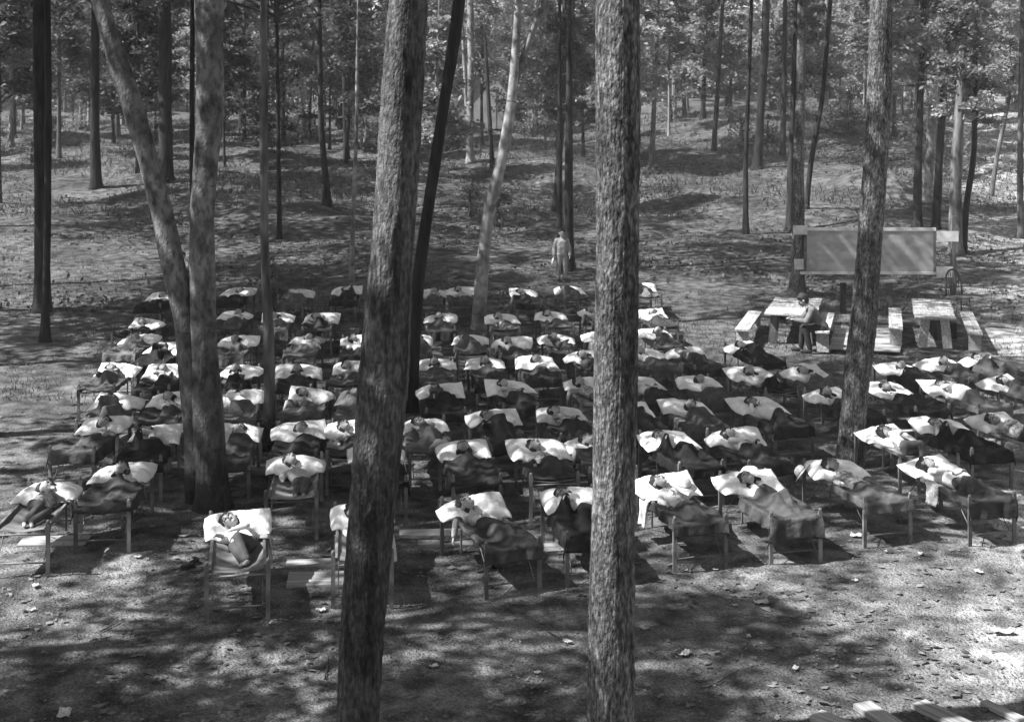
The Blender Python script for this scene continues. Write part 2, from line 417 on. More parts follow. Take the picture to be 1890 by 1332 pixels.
def trunk_tree(px_pts, m, label, name='tree', height=None, crown=None, crown_z=None, cscale=1.0, near=False, group=None, forks=(), base_y=None, knots=0):
    """a tree standing where its foot meets the ground; px_pts = (x, y, width) down the plate from foot to top"""
    bx, by, bwid = px_pts[0]
    foot = at(bx, by)
    s = F / foot.y
    P = []; r = []
    for (x, y, wd) in px_pts:
        P.append([(x - CX) / s - foot.x, 0, CH - (y - HY) / s - foot.z]); r.append(wd / 2 / s)
    P[0][2] = -.15
    H = height or (12.5 + rng.uniform(0, 3))
    d = np.array(P[-1]) - np.array(P[-2]); d /= np.linalg.norm(d) + 1e-9
    top = P[-1]
    if H > top[2] + .5:
        for t in (.35, .7, 1.0):
            hh = (H - top[2]) * t
            P.append([top[0] + d[0] / max(d[2], .3) * hh * .8, 0, top[2] + hh]); r.append(r[len(px_pts) - 1] * (1 - .75 * t))
    P = np.array(P); r = np.array(r)
    zz = P[:, 2]
    n = max(8, int((zz[-1] - zz[0]) / (.045 if near else .22)))
    z = np.linspace(zz[0], zz[-1], n)
    X = np.interp(z, zz, P[:, 0]); 
    k = np.ones(9 if near else 5); k /= k.sum(); pad = len(k) // 2
    X = np.convolve(np.pad(X, pad, 'edge'), k, 'valid')
    rad = np.interp(z, zz, r)
    rad = rad * (1 + .55 * np.exp(-(z - zz[0]) / .28))
    seed = int(bx * 7 + by)
    Y = .06 * np.sin(z * .5 + seed)
    mb = MB(); PP = np.stack([X, Y, z], 1)
    mb.tube(PP, rad, 88 if near else (26 if bwid > 15 else 12), disp=bark_disp(seed, .07 if near else .10, (9 if 'birch' in name else 34) if near else 9))
    tr_n = MB()
    root = ob(name, None, loc=foot, label=label, cat='tree', group=group)
    ob('trunk', mb.mesh('trunk', m), root)
    for fk in forks:
        PF = []; rf = []
        for (x, y, wd) in fk:
            PF.append([(x - CX) / s - foot.x, .03, CH - (y - HY) / s - foot.z]); rf.append(wd / 2 / s)
        e = np.array(PF[-1]); e0 = np.array(PF[-2]); dd = (e - e0) / (np.linalg.norm(e - e0)); PF.append(list(e + dd * 3)); rf.append(rf[-1] * .4)
        PF = np.array(PF); q = np.linspace(0, len(PF) - 1, 40)
        PF2 = np.stack([np.interp(q, np.arange(len(PF)), PF[:, c]) for c in range(3)], 1)
        mf = MB(); mf.tube(PF2, np.interp(q, np.arange(len(PF)), rf), 16, disp=bark_disp(seed + 5, .08, 9))
        ob('limb', mf.mesh('limb', m), root)
    if knots:                                   # stubs of dead branches
        for q in range(knots):
            f = rng.uniform(.25, .75); zc = z[int(f * (n - 1))]; xc = X[int(f * (n - 1))]; an = rng.uniform(-1.3, 1.3) + (math.pi if rng.random() < .5 else 0)
            kk = MB(); L = rng.uniform(.12, .5)
            p0 = np.array([xc, 0, zc]); dv = np.array([math.cos(an), -abs(math.sin(an)) * .6, rng.uniform(.1, .6)])
            kk.tube([p0, p0 + dv * L * .6, p0 + dv * L + np.array([0, 0, .05])], [.028, .02, .008], 6)
            ob('branch_stub', kk.mesh('branch_stub', m), root)
    if crown is not None:
        cz = crown_z if crown_z is not None else zz[-1] - 4.5
        xi = float(np.interp(cz, z, X))
        c = ob('crown', crown[0], root, (xi, 0, cz), (0, 0, rng.uniform(0, 6.28))); c.scale = (cscale,) * 3
        ob('branches', crown[1], c)
    return root

CHI = CROWN_HIGH
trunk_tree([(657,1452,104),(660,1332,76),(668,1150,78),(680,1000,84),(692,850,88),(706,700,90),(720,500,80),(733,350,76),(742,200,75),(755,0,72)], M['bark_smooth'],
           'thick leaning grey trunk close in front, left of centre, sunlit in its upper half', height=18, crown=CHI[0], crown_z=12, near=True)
trunk_tree([(1128,1450,110),(1128,1332,85),(1130,1100,82),(1133,900,78),(1136,600,78),(1139,300,78),(1141,0,82)], M['bark'],
           'thick straight trunk with flaky bark close in front, right of the picture centre', height=17, crown=CHI[1], crown_z=11.5, cscale=.8, near=True)
trunk_tree([(1568,862,44),(1571,830,44),(1583,700,48),(1596,600,47),(1609,400,43),(1622,200,44),(1626,0,40)], M['bark'],
           'tall trunk leaning slightly right, standing among the right-hand cots in front of the framed board', height=15, crown=CHI[2], crown_z=10.5, cscale=.75, near=True)
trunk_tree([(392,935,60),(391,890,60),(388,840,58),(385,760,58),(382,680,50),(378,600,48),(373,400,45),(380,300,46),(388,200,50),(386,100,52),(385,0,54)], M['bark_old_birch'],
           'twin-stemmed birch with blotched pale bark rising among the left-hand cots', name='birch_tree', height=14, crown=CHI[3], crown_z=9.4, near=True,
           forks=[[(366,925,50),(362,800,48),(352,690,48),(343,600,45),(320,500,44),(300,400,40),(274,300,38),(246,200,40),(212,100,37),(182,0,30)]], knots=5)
trunk_tree([(501,832,26),(499,800,21),(497,600,20),(490,500,16),(487,300,15),(485,0,13)], M['bark_mid'],
           'slim mottled trunk between cots, right of the twin birch, with leafy sprouts halfway up', height=12, crown=CHI[1], crown_z=9.5, cscale=.7, near=False, knots=3)
trunk_tree([(757,757,28),(759,720,27),(765,600,26),(773,500,23),(787,400,22),(803,300,21),(818,200,21),(835,100,22),(848,0,24)], M['bark_dark'],
           'dark leaning trunk just right of the thick leaning one, rising to the right', height=14, crown=CHI[0], crown_z=10.2)
trunk_tree([(883,607,26),(884,580,25),(890,500,24),(900,400,22),(925,300,22),(940,220,20),(948,150,18),(954,60,14),(957,0,13)], M['bark_birch'],
           'pale crooked birch behind the middle cots, forking into two high up', name='birch_tree', height=15, crown=CHI[2], crown_z=11,
           forks=[[(940,190,14),(955,140,13),(975,80,12),(1005,0,11)]])
trunk_tree([(867,300,14),(868,200,13),(869,100,13),(868,0,12)], M['bark_birch'], 'bright white birch trunk on the slope in front of the tent', name='birch_tree',
           height=17, crown=CROWN_WIDE[0], crown_z=13.5, cscale=1.2, forks=[[(867,285,8),(860,180,7),(854,60,6)]])
trunk_tree([(909,310,9),(905,240,8),(898,120,7)], M['bark_dark'], 'thin black sapling trunk crossing the front of the tent', height=9)
trunk_tree([(1034,505,13),(1033,400,10),(1033,265,9)], M['bark_dark'], 'thinner left one of the two black trunks behind the standing man', height=13, crown=CROWN_WIDE[1], crown_z=10.5)
trunk_tree([(1051,500,22),(1049,400,17),(1050,265,15),(1051,100,10),(1051,0,8)], M['bark_dark'], 'thicker right one of the two black trunks behind the standing man', height=16, crown=CROWN_WIDE[0], crown_z=12)
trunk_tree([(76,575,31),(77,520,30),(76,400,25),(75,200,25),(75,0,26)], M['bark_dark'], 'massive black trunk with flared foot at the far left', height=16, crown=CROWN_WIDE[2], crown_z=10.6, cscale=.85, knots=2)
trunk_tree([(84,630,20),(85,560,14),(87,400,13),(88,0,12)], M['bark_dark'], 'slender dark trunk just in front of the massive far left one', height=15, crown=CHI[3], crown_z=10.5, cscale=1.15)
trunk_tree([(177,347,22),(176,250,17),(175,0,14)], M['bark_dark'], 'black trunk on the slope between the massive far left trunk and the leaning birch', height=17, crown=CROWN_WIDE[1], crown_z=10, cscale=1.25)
trunk_tree([(306,338,30),(305,200,24),(303,0,24)], M['bark_dark'], 'broad dark trunk on the slope seen between the twin birch stem and its neighbour', height=18, crown=CROWN_WIDE[0], crown_z=11, cscale=1.25)
trunk_tree([(355,520,14),(355,400,10),(355,260,10),(356,0,9)], M['bark_dark'], 'thin black trunk standing just left of the straight birch stem', height=14, crown=CROWN_WIDE[2], crown_z=11, cscale=.9)
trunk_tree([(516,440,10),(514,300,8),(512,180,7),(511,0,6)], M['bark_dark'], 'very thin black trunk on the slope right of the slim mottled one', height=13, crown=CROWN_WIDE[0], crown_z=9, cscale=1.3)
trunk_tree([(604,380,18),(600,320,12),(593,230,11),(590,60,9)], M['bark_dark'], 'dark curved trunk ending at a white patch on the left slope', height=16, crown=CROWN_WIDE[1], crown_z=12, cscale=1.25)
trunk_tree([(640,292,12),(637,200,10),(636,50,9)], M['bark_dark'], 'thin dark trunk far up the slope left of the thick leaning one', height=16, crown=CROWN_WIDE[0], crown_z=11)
trunk_tree([(648,518,10),(652,400,8),(658,250,7),(659,150,6)], M['bark_birch'], 'skinny white birch pole at the edge of the cots left of the thick leaning trunk', name='birch_tree', height=10)
trunk_tree([(1203,302,12),(1206,220,9),(1213,60,7)], M['bark_mid'], 'small trunk beside the sandy bank right of the thick straight one', height=15, crown=CROWN_WIDE[2], crown_z=10)
trunk_tree([(1317,278,10),(1322,200,9),(1331,60,8)], M['bark_dark'], 'thin dark trunk on the right-hand bank, leaning right', height=17, crown=CROWN_WIDE[0], crown_z=12)
trunk_tree([(1376,432,13),(1376,400,11),(1376,300,9),(1384,100,8),(1387,0,7)], M['bark_dark'], 'slender black pole of a tree rooted in a dark hollow right of centre', height=15, crown=CROWN_WIDE[1], crown_z=12)
trunk_tree([(1397,312,19),(1403,230,15),(1411,100,15),(1414,0,14)], M['bark_dark'], 'stout dark trunk on the bank behind the slender black pole', height=18, crown=CROWN_WIDE[0], crown_z=13)
trunk_tree([(1445,286,12),(1446,200,10),(1449,40,9)], M['bark_dark'], 'dark trunk on the bank left of the tree that carries the board', height=18, crown=CROWN_WIDE[2], crown_z=13)
post_tree = trunk_tree([(1471,545,34),(1472,500,24),(1473,300,21),(1478,200,18),(1481,0,16)], M['bark'], 'grey trunk to which the left end of the framed board is fixed', height=15, crown=CHI[3], crown_z=11, cscale=.8)
trunk_tree([(1458,425,18),(1460,330,14),(1464,200,11),(1470,20,9)], M['bark_dark'], 'black trunk right behind the left side of the board tree', height=15, crown=CROWN_WIDE[0], crown_z=12)
trunk_tree([(1487,384,10),(1496,300,10),(1519,180,9),(1533,0,8)], M['bark_dark'], 'bent dark sapling leaning right behind the board tree', height=14, crown=CHI[1], crown_z=12, cscale=.8)
trunk_tree([(1692,420,18),(1695,300,14),(1701,130,12)], M['bark_dark'], 'dark trunk behind the right half of the board, leftmost of that cluster', height=13, crown=CROWN_PALE[0], crown_z=6)
trunk_tree([(1727,424,17),(1732,300,14),(1746,120,13)], M['bark_dark'], 'dark trunk behind the right end of the board beside the bright one', height=15, crown=CROWN_PALE[1], crown_z=7)
trunk_tree([(1711,372,18),(1718,250,16),(1728,90,15)], M['bark_birch'], 'bright sunlit trunk between two dark ones behind the board', name='birch_tree', height=17, crown=CHI[2], crown_z=12, cscale=0.5)
trunk_tree([(1763,470,26),(1764,350,22),(1772,200,18),(1776,90,14)], M['bark_mid'], 'pale grey trunk just right of the board', height=13, crown=CROWN_PALE[2], crown_z=6.5, cscale=0.7)
trunk_tree([(1776,465,14),(1782,380,12),(1797,290,11),(1800,180,10)], M['bark_dark'], 'dark bent trunk leaning right beside the pale grey one', height=11, crown=CROWN_PALE[0], crown_z=5, cscale=0.6)
trunk_tree([(1828,360,9),(1842,280,8),(1866,170,7)], M['bark_mid'], 'thin sunlit sapling leaning right near the right edge', height=11, crown=CROWN_PALE[1], crown_z=4.5, cscale=0.6)
trunk_tree([(1884,440,12),(1884,300,11),(1886,60,10)], M['bark_mid'], 'grey trunk at the very right edge of the picture', height=15, crown=CHI[0], crown_z=12, cscale=0.4)

# unseen trees added outside the frame so that their crowns shade the clearing
def simple_tree(x, y, h, r, crown, cz, cs, label, m='bark_dark', group=None, name='tree', lean=0.0, lightmesh=None):
    root = ob(name, None, loc=(x, y, g1(x, y)), label=label, cat='tree', group=group)
    ob('trunk', lightmesh, root).scale = (r, r, h / 10.0)
    root.rotation_euler = (rng.uniform(-.03, .03), lean, rng.uniform(0, 6.28))
    c = ob('crown', crown[0], root, (0, 0, cz)); c.scale = (cs, cs, cs)
    ob('branches', crown[1], c)
    return root
TR = {}
for mname in ('bark_dark', 'bark_mid', 'bark_birch'):
    for k in range(3):
        mb = MB(); z = np.linspace(-.2, 10, 34); rs_ = np.random.RandomState(k + 3)
        X = .12 * np.sin(z * .5 + rs_.uniform(0, 6)) * (z / 10) * 3; Yv = .1 * np.sin(z * .7 + rs_.uniform(0, 6)) * 2 * z / 10
        mb.tube(np.stack([X, Yv, z], 1), (1 - z / 10 * .6) * (1 + .6 * np.exp(-np.maximum(z, 0) / .4)), 10, disp=bark_disp(k, .12, 7))
        me = mb.mesh('trunk', M[mname]); TR[(mname, k)] = me

SHADE = [  # x, y, height, crown base, crown scale : beside and behind the camera and to the left of the frame
 (-11.5, 3, 15, 9, 1.2), (-11, 12.5, 16, 9.5, 1.0), (-6.0, 4.0, 16, 10.5, 1.0), (-10, 8.2, 12, 7, .85), (-14, 20, 16, 10, 1.3), (-9.8, 24, 15, 10.5, 1.1), (-15.5, 30, 17, 10.5, 1.3), (-17, 38, 16, 10.5, 1.3),
 (-19, 42, 17, 11, 1.3), (3.5, 3, 15, 9.5, 1.05),
 (-20, 33, 16, 10, 1.2), (-3.5, -2, 16, 9.5, 1.2),
 (-16, 7, 17, 10, 1.0), (-26, 55, 18, 12, 1.8)]
for k, (x, y, h, cz, cs) in enumerate(SHADE):
    simple_tree(x, y, h, .2, CHI[k % 4], cz, cs, 'unseen tall tree added beyond the edge of the picture, its crown shading the clearing', group='added shade trees round the clearing',
                lightmesh=TR[('bark_dark', k % 3)])

# the wood behind
nb = 0
tries = 0
pos = []
while nb < 288 and tries < 15000:
    tries += 1
    Y = 62 + 118 * rng.random() ** 0.8
    hw = Y * 945 / F + 4
    X = rng.uniform(-hw, hw)
    px = CX + X / Y * F; 
    if Y < 76 and (px > 1180 or rng.random() < .55): continue
    if 1180 < px < 1620 and Y < 92: continue
    if px > 1780 and Y < 100: continue
    if 820 < px < 990 and Y < 88: continue
    if 110 < px < 250 and Y < 92: continue
    if any((X - a) ** 2 + (Y - b_) ** 2 < 2.0 for a, b_ in pos): continue
    pos.append((X, Y))
    right = px > 1150
    pale = rng.random() < (.6 if right else .13)  # right-hand wood gets more crowns with sunlight painted into the leaves
    tm = rng.choices(['bark_dark', 'bark_mid', 'bark_birch'], [.55, .3, .15] if not right else [.4, .35, .25])[0]
    r0 = rng.uniform(.07, .2)
    h = rng.uniform(11, 19)
    cr = rng.choice(CROWN_PALE if pale else CROWN_BG)
    cz = rng.uniform(1.6, 6.0)
    kindw = {'bark_dark': 'dark slender trunk', 'bark_mid': 'grey slender trunk', 'bark_birch': 'pale birch trunk'}[tm]
    zone = next(t for lim, t in ((95, 'at the far left edge'), (300, 'behind the leaning birch stem'), (480, 'right of the straight birch stem'), (660, 'left of the thick leaning trunk'), (850, 'around the dark leaning trunk'),
                                 (1090, 'around the tent'), (1300, 'right of the thick straight trunk'), (1480, 'above the sandy bank'), (1620, 'behind the tall leaning trunk'), (3000, 'in the bright wood at upper right')) if px < lim)
    deep = 'near the edge of the wood' if Y < 105 else 'deep in the wood'
    simple_tree(X, Y, h, r0, cr, cz, rng.uniform(.85, 1.35), f'{kindw} {deep}, {zone}', group=f'{kindw}s {deep}, {zone}',
                name='forest_tree', lean=rng.gauss(0, .035), lightmesh=TR[(tm, rng.randrange(3))])
    nb += 1

# far-off mass of the wood, closing every view between the trunks
rs = np.random.RandomState(5)
cl = []
for k in range(5200):
    Y = rs.uniform(150, 230); X = rs.uniform(-1, 1) * (Y * .42 + 25); Z = float(ground(X, Y)) + rs.uniform(0, 1) ** 1.3 * 27
    cl.append((X, Y, Z))
cl = np.array(cl)
pts = np.repeat(cl, 34, 0) + rs.normal(size=(len(cl) * 34, 3)) * np.array([1.5, 1.5, .9])
V, Q = leaves(pts, None, .85, rs)
ob('distant_wood', mk('distant_wood', V, Q, M['leaf'], False), kind='stuff', label='far dark mass of foliage closing the view behind the wood', cat='foliage')

# underwood: shrubs at the foot of the wood and saplings on the slope
for k in range(46):
    px = rng.uniform(-30, 1920); Y = rng.uniform(84, 112); X = (px - CX) / F * Y
    if 1180 < px < 1700 and Y < 80: continue
    c = SHRUB[rng.randrange(3)]
    sd_ = 'left' if px < 640 else ('middle' if px < 1180 else 'right'); dp_ = 'high on the slope' if Y < 95 else 'at the edge of the wood'
    root = ob('shrub', None, loc=(X, Y, g1(X, Y)), rot=(0, 0, rng.uniform(0, 6.28)), label=f'leafy bush {dp_}, {sd_} third of the picture', cat='bush', group=f'bushes {dp_}, {sd_} third')
    root.scale = (rng.uniform(1, 2.0),) * 3
    ob('foliage', c[0], root); ob('branches', c[1], root)
for (px, py, hgt, sc_, lb) in [(492, 560, 1.0, .75, 'leafy sprout growing round the slim mottled trunk'), (488, 835, .0, .42, 'small bush at the foot of the slim mottled trunk'),
                              (918, 420, .3, 1.15, 'leafy sapling on the slope right of the crooked birch'), (868, 400, .3, 1.0, 'leafy sapling on the slope left of the crooked birch'),
                              (505, 590, .0, .7, 'low leafy sapling right behind the slim mottled trunk'), (60, 300, 0, 1.2, 'bush at the upper left beside the massive trunk'),
                              (1700, 300, 0, 2.0, 'broad pale bush behind the right half of the board'), (1760, 330, 0, 1.8, 'pale bush right of the board, on the sunny slope'),
                              (1620, 262, 0, 1.0, 'dark bush on the hump behind the tall trunk'), (770, 300, 0, 1.3, 'dark bush between the two leaning trunks on the slope')]:
    p = at(px, py); c = SHRUB[1 if px < 1650 else 2]
    root = ob('shrub', None, loc=p + Vector((0, 0, 0)), rot=(0, 0, px), label=lb, cat='bush'); root.scale = (sc_,) * 3
    ob('foliage', c[0], root); ob('branches', c[1], root)
# ------------------------------------------------------------------ ground cover and litter
def scatter(n, y0, y1, xw, seed, ok=None, dens=1.0):
    rs = np.random.RandomState(seed)
    y = y0 + (y1 - y0) * rs.uniform(0, 1, n) ** dens
    x = rs.uniform(-1, 1, n) * (y * .40 + xw)
    if ok is not None:
        k = ok(x, y, rs); x, y = x[k], y[k]
    return x, y, rs
def patch(x, y, s=.6, seed=0):
    return np.sin(x * s + 1.3 + seed) * np.sin(y * s * .8 + .5) + .6 * np.sin(x * s * 2.3 + y * s * 1.9) + .4 * np.sin(x * s * 5.1 - y * s * 3.7)

# fallen leaves
x, y, rs = scatter(15000, 7.5, 45, 1, 21, lambda x, y, rs: (patch(x, y, .9) + rs.normal(0, .8, len(x)) > .3), 1.7)
n = len(x); ang = rs.uniform(0, 6.28, n); L = rs.uniform(.022, .07, n) * np.where(rs.uniform(0, 1, n) < .08, 1.35, 1); W = L * rs.uniform(.4, .7, n)
z = ground(x, y) + .012
dx, dy = np.cos(ang), np.sin(ang); lift = rs.uniform(.0, .6, (n, 4)) * L[:, None] * .6
V = np.stack([np.stack([x - dx * L, y - dy * L, z + lift[:, 0]], 1), np.stack([x - dy * W, y + dx * W, z + lift[:, 1] * .4], 1),
              np.stack([x + dx * L, y + dy * L, z + lift[:, 2]], 1), np.stack([x + dy * W, y - dx * W, z + lift[:, 3]], 1)], 1).reshape(-1, 3)
ob('fallen_leaves', mk('fallen_leaves', V, np.arange(4 * n).reshape(-1, 4), M['litter'], False), kind='stuff', label='dead leaves scattered over the trodden ground', cat='leaf litter')

x, y, rs = scatter(52000, 7.5, 30, 1, 25, None, 1.3)
n = len(x); ang = rs.uniform(0, 6.28, n); L = rs.uniform(.008, .024, n); W = L * rs.uniform(.2, .7, n); z = ground(x, y) + .008; dx, dy = np.cos(ang), np.sin(ang); lf = rs.uniform(0, 1, (n, 4)) * L[:, None] * .7
V = np.stack([np.stack([x - dx * L, y - dy * L, z + lf[:, 0]], 1), np.stack([x - dy * W, y + dx * W, z + lf[:, 1]], 1), np.stack([x + dx * L, y + dy * L, z + lf[:, 2]], 1), np.stack([x + dy * W, y - dx * W, z + lf[:, 3]], 1)], 1).reshape(-1, 3)
ob('leaf_crumbs', mk('leaf_crumbs', V, np.arange(4 * n).reshape(-1, 4), M['crumbs'], False), kind='stuff', label='broken bits of leaf and bark strewn over the soil', cat='leaf litter')

# grass and weeds: blades
def blades(name, x, y, rs, h0, h1, wd, m, label):
    n = len(x); z = ground(x, y) - .005; a = rs.uniform(0, 6.28, n); h = rs.uniform(h0, h1, n); ln = rs.uniform(.2, 1.0, n) * h; b_ = rs.uniform(0, 6.28, n)
    dx, dy = np.cos(a) * wd, np.sin(a) * wd
    V = np.stack([np.stack([x - dx, y - dy, z], 1), np.stack([x + dx, y + dy, z], 1), np.stack([x + np.cos(b_) * ln, y + np.sin(b_) * ln, z + h], 1)], 1).reshape(-1, 3)
    ob(name, mk(name, V, np.arange(3 * n).reshape(-1, 3), m, False), kind='stuff', label=label, cat='grass')
x, y, rs = scatter(60000, 8, 27, 1, 31, lambda x, y, rs: (patch(x, y, .55, 2) + rs.normal(0, .5, len(x)) > .35), 1.4)
blades('short_grass', x, y, rs, .015, .055, .004, M['grass'], 'short worn grass on the trodden ground')
x, y, rs = scatter(70000, 27, 62, 2, 32, lambda x, y, rs: (patch(x, y, .5, 4) + rs.normal(0, .5, len(x)) > -.1), 1.1)
blades('slope_grass', x, y, rs, .04, .17, .011, M['grass'], 'rough grass on the rising slope behind the cots')
x, y, rs = scatter(45000, 60, 125, 2, 33, lambda x, y, rs: (patch(x, y, .3, 1) + rs.normal(0, .5, len(x)) > -.2), 1.0)
blades('hill_grass', x, y, rs, .1, .45, .03, M['grass'], 'long grass and weeds on the hill')
# low broad-leaved weeds
x, y, rs = scatter(24000, 38, 85, 2, 34, lambda x, y, rs: (patch(x, y, .45, 7) + rs.normal(0, .5, len(x)) > .25), 1.0)
P_ = np.stack([x, y, ground(x, y) + rs.uniform(.02, .3, len(x))], 1)
V, Q = leaves(P_, None, .17, rs)
ob('weeds', mk('weeds', V, Q, M['leaf'], False), kind='stuff', label='low broad-leaved weeds covering the slope', cat='weeds')

#@@PART2
# ------------------------------------------------------------------ cots
CW, CL = 0.68, 1.76            # cot width and length; head end at y = 0, foot end at y = -CL
def capz(x, y):                # sagging canvas
    prof = np.interp(-y, [0, .35, .75, 1.3, CL], [.67, .585, .50, .50, .565])
    e = np.cos(np.clip(x / CW, -.5, .5) * math.pi)
    return prof * e + np.maximum(prof, .60) * (1 - e)
def tube_mesh(name, P, r, n, m): 
    mb = MB(); mb.tube(P, r, n); return mb.mesh(name, m)
def post_mesh(h):
    mb = MB(); hw = .025
    mb.box((-hw, -.016, 0), (hw, .016, h - .03)); mb.ell((0, 0, h - .012), (.024, .022, .026), n=8, k=5)
    return mb.mesh('post', M['wood'], False)
POST_H, POST_F = post_mesh(.78), post_mesh(.70)
BAR = tube_mesh('crossbar', [(-CW / 2, 0, 0), (0, 0, .004), (CW / 2, 0, 0)], .012, 6, M['wood'])
RAIL = MB().box((-.016, -CL + .02, -.02), (.016, -.02, .02)).mesh('side_rail', M['wood'], False)
BRACE = tube_mesh('brace', [(0, 0, 0), (0, -.42, .40)], .007, 5, M['wood'])
PEG = MB().box((-.011, -.011, -.30), (.011, .011, .015)).mesh('peg', M['wood'], False)
uu, vv = np.meshgrid(np.linspace(-CW / 2 + .012, CW / 2 - .012, 13), np.linspace(-.03, -CL + .03, 25), indexing='ij')
fn = smoothnoise(3, .006)
V, Q = grid_solid(np.stack([uu, vv, capz(uu, vv) + fn(uu * 2, vv * 2)], -1), .006)
CANVAS = mk('canvas', V, Q, M['canvas'])

def make_cot(pos, rot, label):
    r = ob('folding_cot', None, loc=pos, rot=(0, 0, rot), label=label, cat='cot', group='folding cots set out in rows under the trees')
    for sx in (-1, 1):
        ob('post', POST_H, r, (sx * (CW / 2 + .004), .0, 0)); ob('post', POST_F, r, (sx * (CW / 2 + .004), -CL, 0))
        ob('side_rail', RAIL, r, (sx * (CW / 2 - .03), 0, .592))
        ob('brace', BRACE, r, (sx * (CW / 2 - .05), -CL + .45, .18) if False else (sx * (CW / 2 - .055), -.02, .17))
        b_ = ob('brace', BRACE, r, (sx * (CW / 2 - .055), -CL + .02, .17), (0, 0, math.pi))
        ob('peg', PEG, r, (sx * (CW / 2 - .004), -.78, .57))
    for (y, z) in ((0, .71), (0, .18), (-CL, .53), (-CL, .17)):
        ob('crossbar', BAR, r, (0, y, z))
    ob('canvas', CANVAS, r)
    return r

# ------------------------------------------------------------------ people
def evaluated(mb, name, voxel, m, smooth=3, noise=0.0, deci=None):
    me = mb.mesh(name, m)
    o = bpy.data.objects.new(name, me); COL.objects.link(o)
    md = o.modifiers.new('r', 'REMESH'); md.mode = 'VOXEL'; md.voxel_size = voxel; md.use_smooth_shade = True
    if smooth:
        s_ = o.modifiers.new('s', 'SMOOTH'); s_.factor = .6; s_.iterations = smooth
    if deci:
        d_ = o.modifiers.new('d', 'DECIMATE'); d_.ratio = deci
    dg = bpy.context.evaluated_depsgraph_get(); dg.update()
    out = bpy.data.meshes.new_from_object(o.evaluated_get(dg), depsgraph=dg)
    out.name = name; out.materials.clear(); out.materials.append(m)
    out.polygons.foreach_set('use_smooth', np.ones(len(out.polygons), bool))
    bpy.data.objects.remove(o); bpy.data.meshes.remove(me)
    return out

def nrm(v): v = np.asarray(v, float); return v / (np.linalg.norm(v) + 1e-9)
def frame(u, f):
    u = nrm(u); f = np.asarray(f, float); f = nrm(f - u * np.dot(f, u)); s = np.cross(f, u)   # s: to the person's left... right-handed set
    return s, f, u

def head_prims(mb, c, u, f, k=1.0):
    """head with u towards the crown and f out of the face; rows of the axes map local x, y, z"""
    s, f, u = frame(u, f); A = np.array([s, f, u]); c = np.asarray(c, float)
    g = lambda x, y, z: c + (s * x + f * y + u * z) * k
    mb.ell(g(0, -.012, .022), (.074 * k, .090 * k, .082 * k), A)           # skull
    mb.ell(g(0, .024, -.030), (.056 * k, .058 * k, .070 * k), A)           # face
    mb.ell(g(0, .052, -.084), (.026 * k, .024 * k, .020 * k), A, 10, 7)    # chin
    mb.ell(g(0, .074, .018), (.050 * k, .014 * k, .012 * k), A, 10, 7)     # brow
    mb.capsule(g(0, .078, .006), g(0, .098, -.024), .008 * k, .0125 * k, 8)  # nose
    mb.ell(g(0, .079, -.052), (.022 * k, .010 * k, .009 * k), A, 10, 7)    # mouth
    for sx in (-1, 1):
        mb.ell(g(sx * .034, .064, -.018), (.020 * k, .018 * k, .020 * k), A, 10, 7)  # cheeks
        mb.ell(g(sx * .076, -.004, -.012), (.009 * k, .020 * k, .028 * k), A, 10, 7) # ears
    return g, A

def face_marks(c, u, f, k=1.0):
    s, f, u = frame(u, f); c = np.asarray(c, float); g = lambda x, y, z: c + (s * x + f * y + u * z) * k
    out = []
    for sx in (-1, 1):
        mb = MB(); t = np.linspace(-1, 1, 5)
        mb.tube([g(sx * .031 + a * .017, .080 - .016 * (a * sx * .5 + .5) ** 2 + .003, -.003 - .006 * (1 - a * a)) for a in t], .0075 * k, 6)
        out.append(('eye', mb.mesh('eye', M['lash'])))
        mb = MB(); mb.tube([g(sx * .030 + a * .018, .083 - .017 * (a * sx * .5 + .5) ** 2, .022 - .004 * a * a) for a in t], .006 * k, 5)
        out.append(('eyebrow', mb.mesh('eyebrow', M['hair'])))
    mb = MB(); mb.tube([g(a * .019, .088 - .005 * a * a, -.053 - .002 * a * a) for a in np.linspace(-1, 1, 5)], .006 * k, 6)
    out.append(('mouth', mb.mesh('mouth', M['lip'])))
    return out

def hair_mesh(c, u, f, k=1.0, long=False, seed=0):
    s, f, u = frame(u, f); A = np.array([s, f, u]); c = np.asarray(c, float)
    g = lambda x, y, z: c + (s * x + f * y + u * z) * k
    mb = MB()
    mb.ell(g(0, -.018, .036), (.083 * k, .092 * k, .080 * k), A)
    mb.ell(g(0, -.040, .0), (.080 * k, .066 * k, .085 * k), A)
    mb.ell(g(.02, .040, .080), (.052 * k, .030 * k, .022 * k), A, 10, 7)
    mb.ell(g(-.035, .034, .078), (.034 * k, .030 * k, .020 * k), A, 10, 7)
    if long:
        for sx in (-1, 1):
            mb.capsule(g(sx * .074, -.03, .02), g(sx * .085, -.03, -.10), .026 * k, .02 * k, 8)
        mb.capsule(g(0, -.08, .0), g(0, -.085, -.13), .05 * k, .04 * k, 10)
    rs = np.random.RandomState(seed)
    for q in range(10):
        a, b_ = rs.uniform(0, 6.28), rs.uniform(.1, 1.3)
        mb.ell(g(.072 * math.cos(a) * math.sin(b_), -.02 + .078 * math.sin(a) * math.sin(b_), .04 + .07 * math.cos(b_)), (.022 * k,) * 3, A, 8, 5)
    return evaluated(mb, 'hair', .0075 * k, M['hair'], 2)

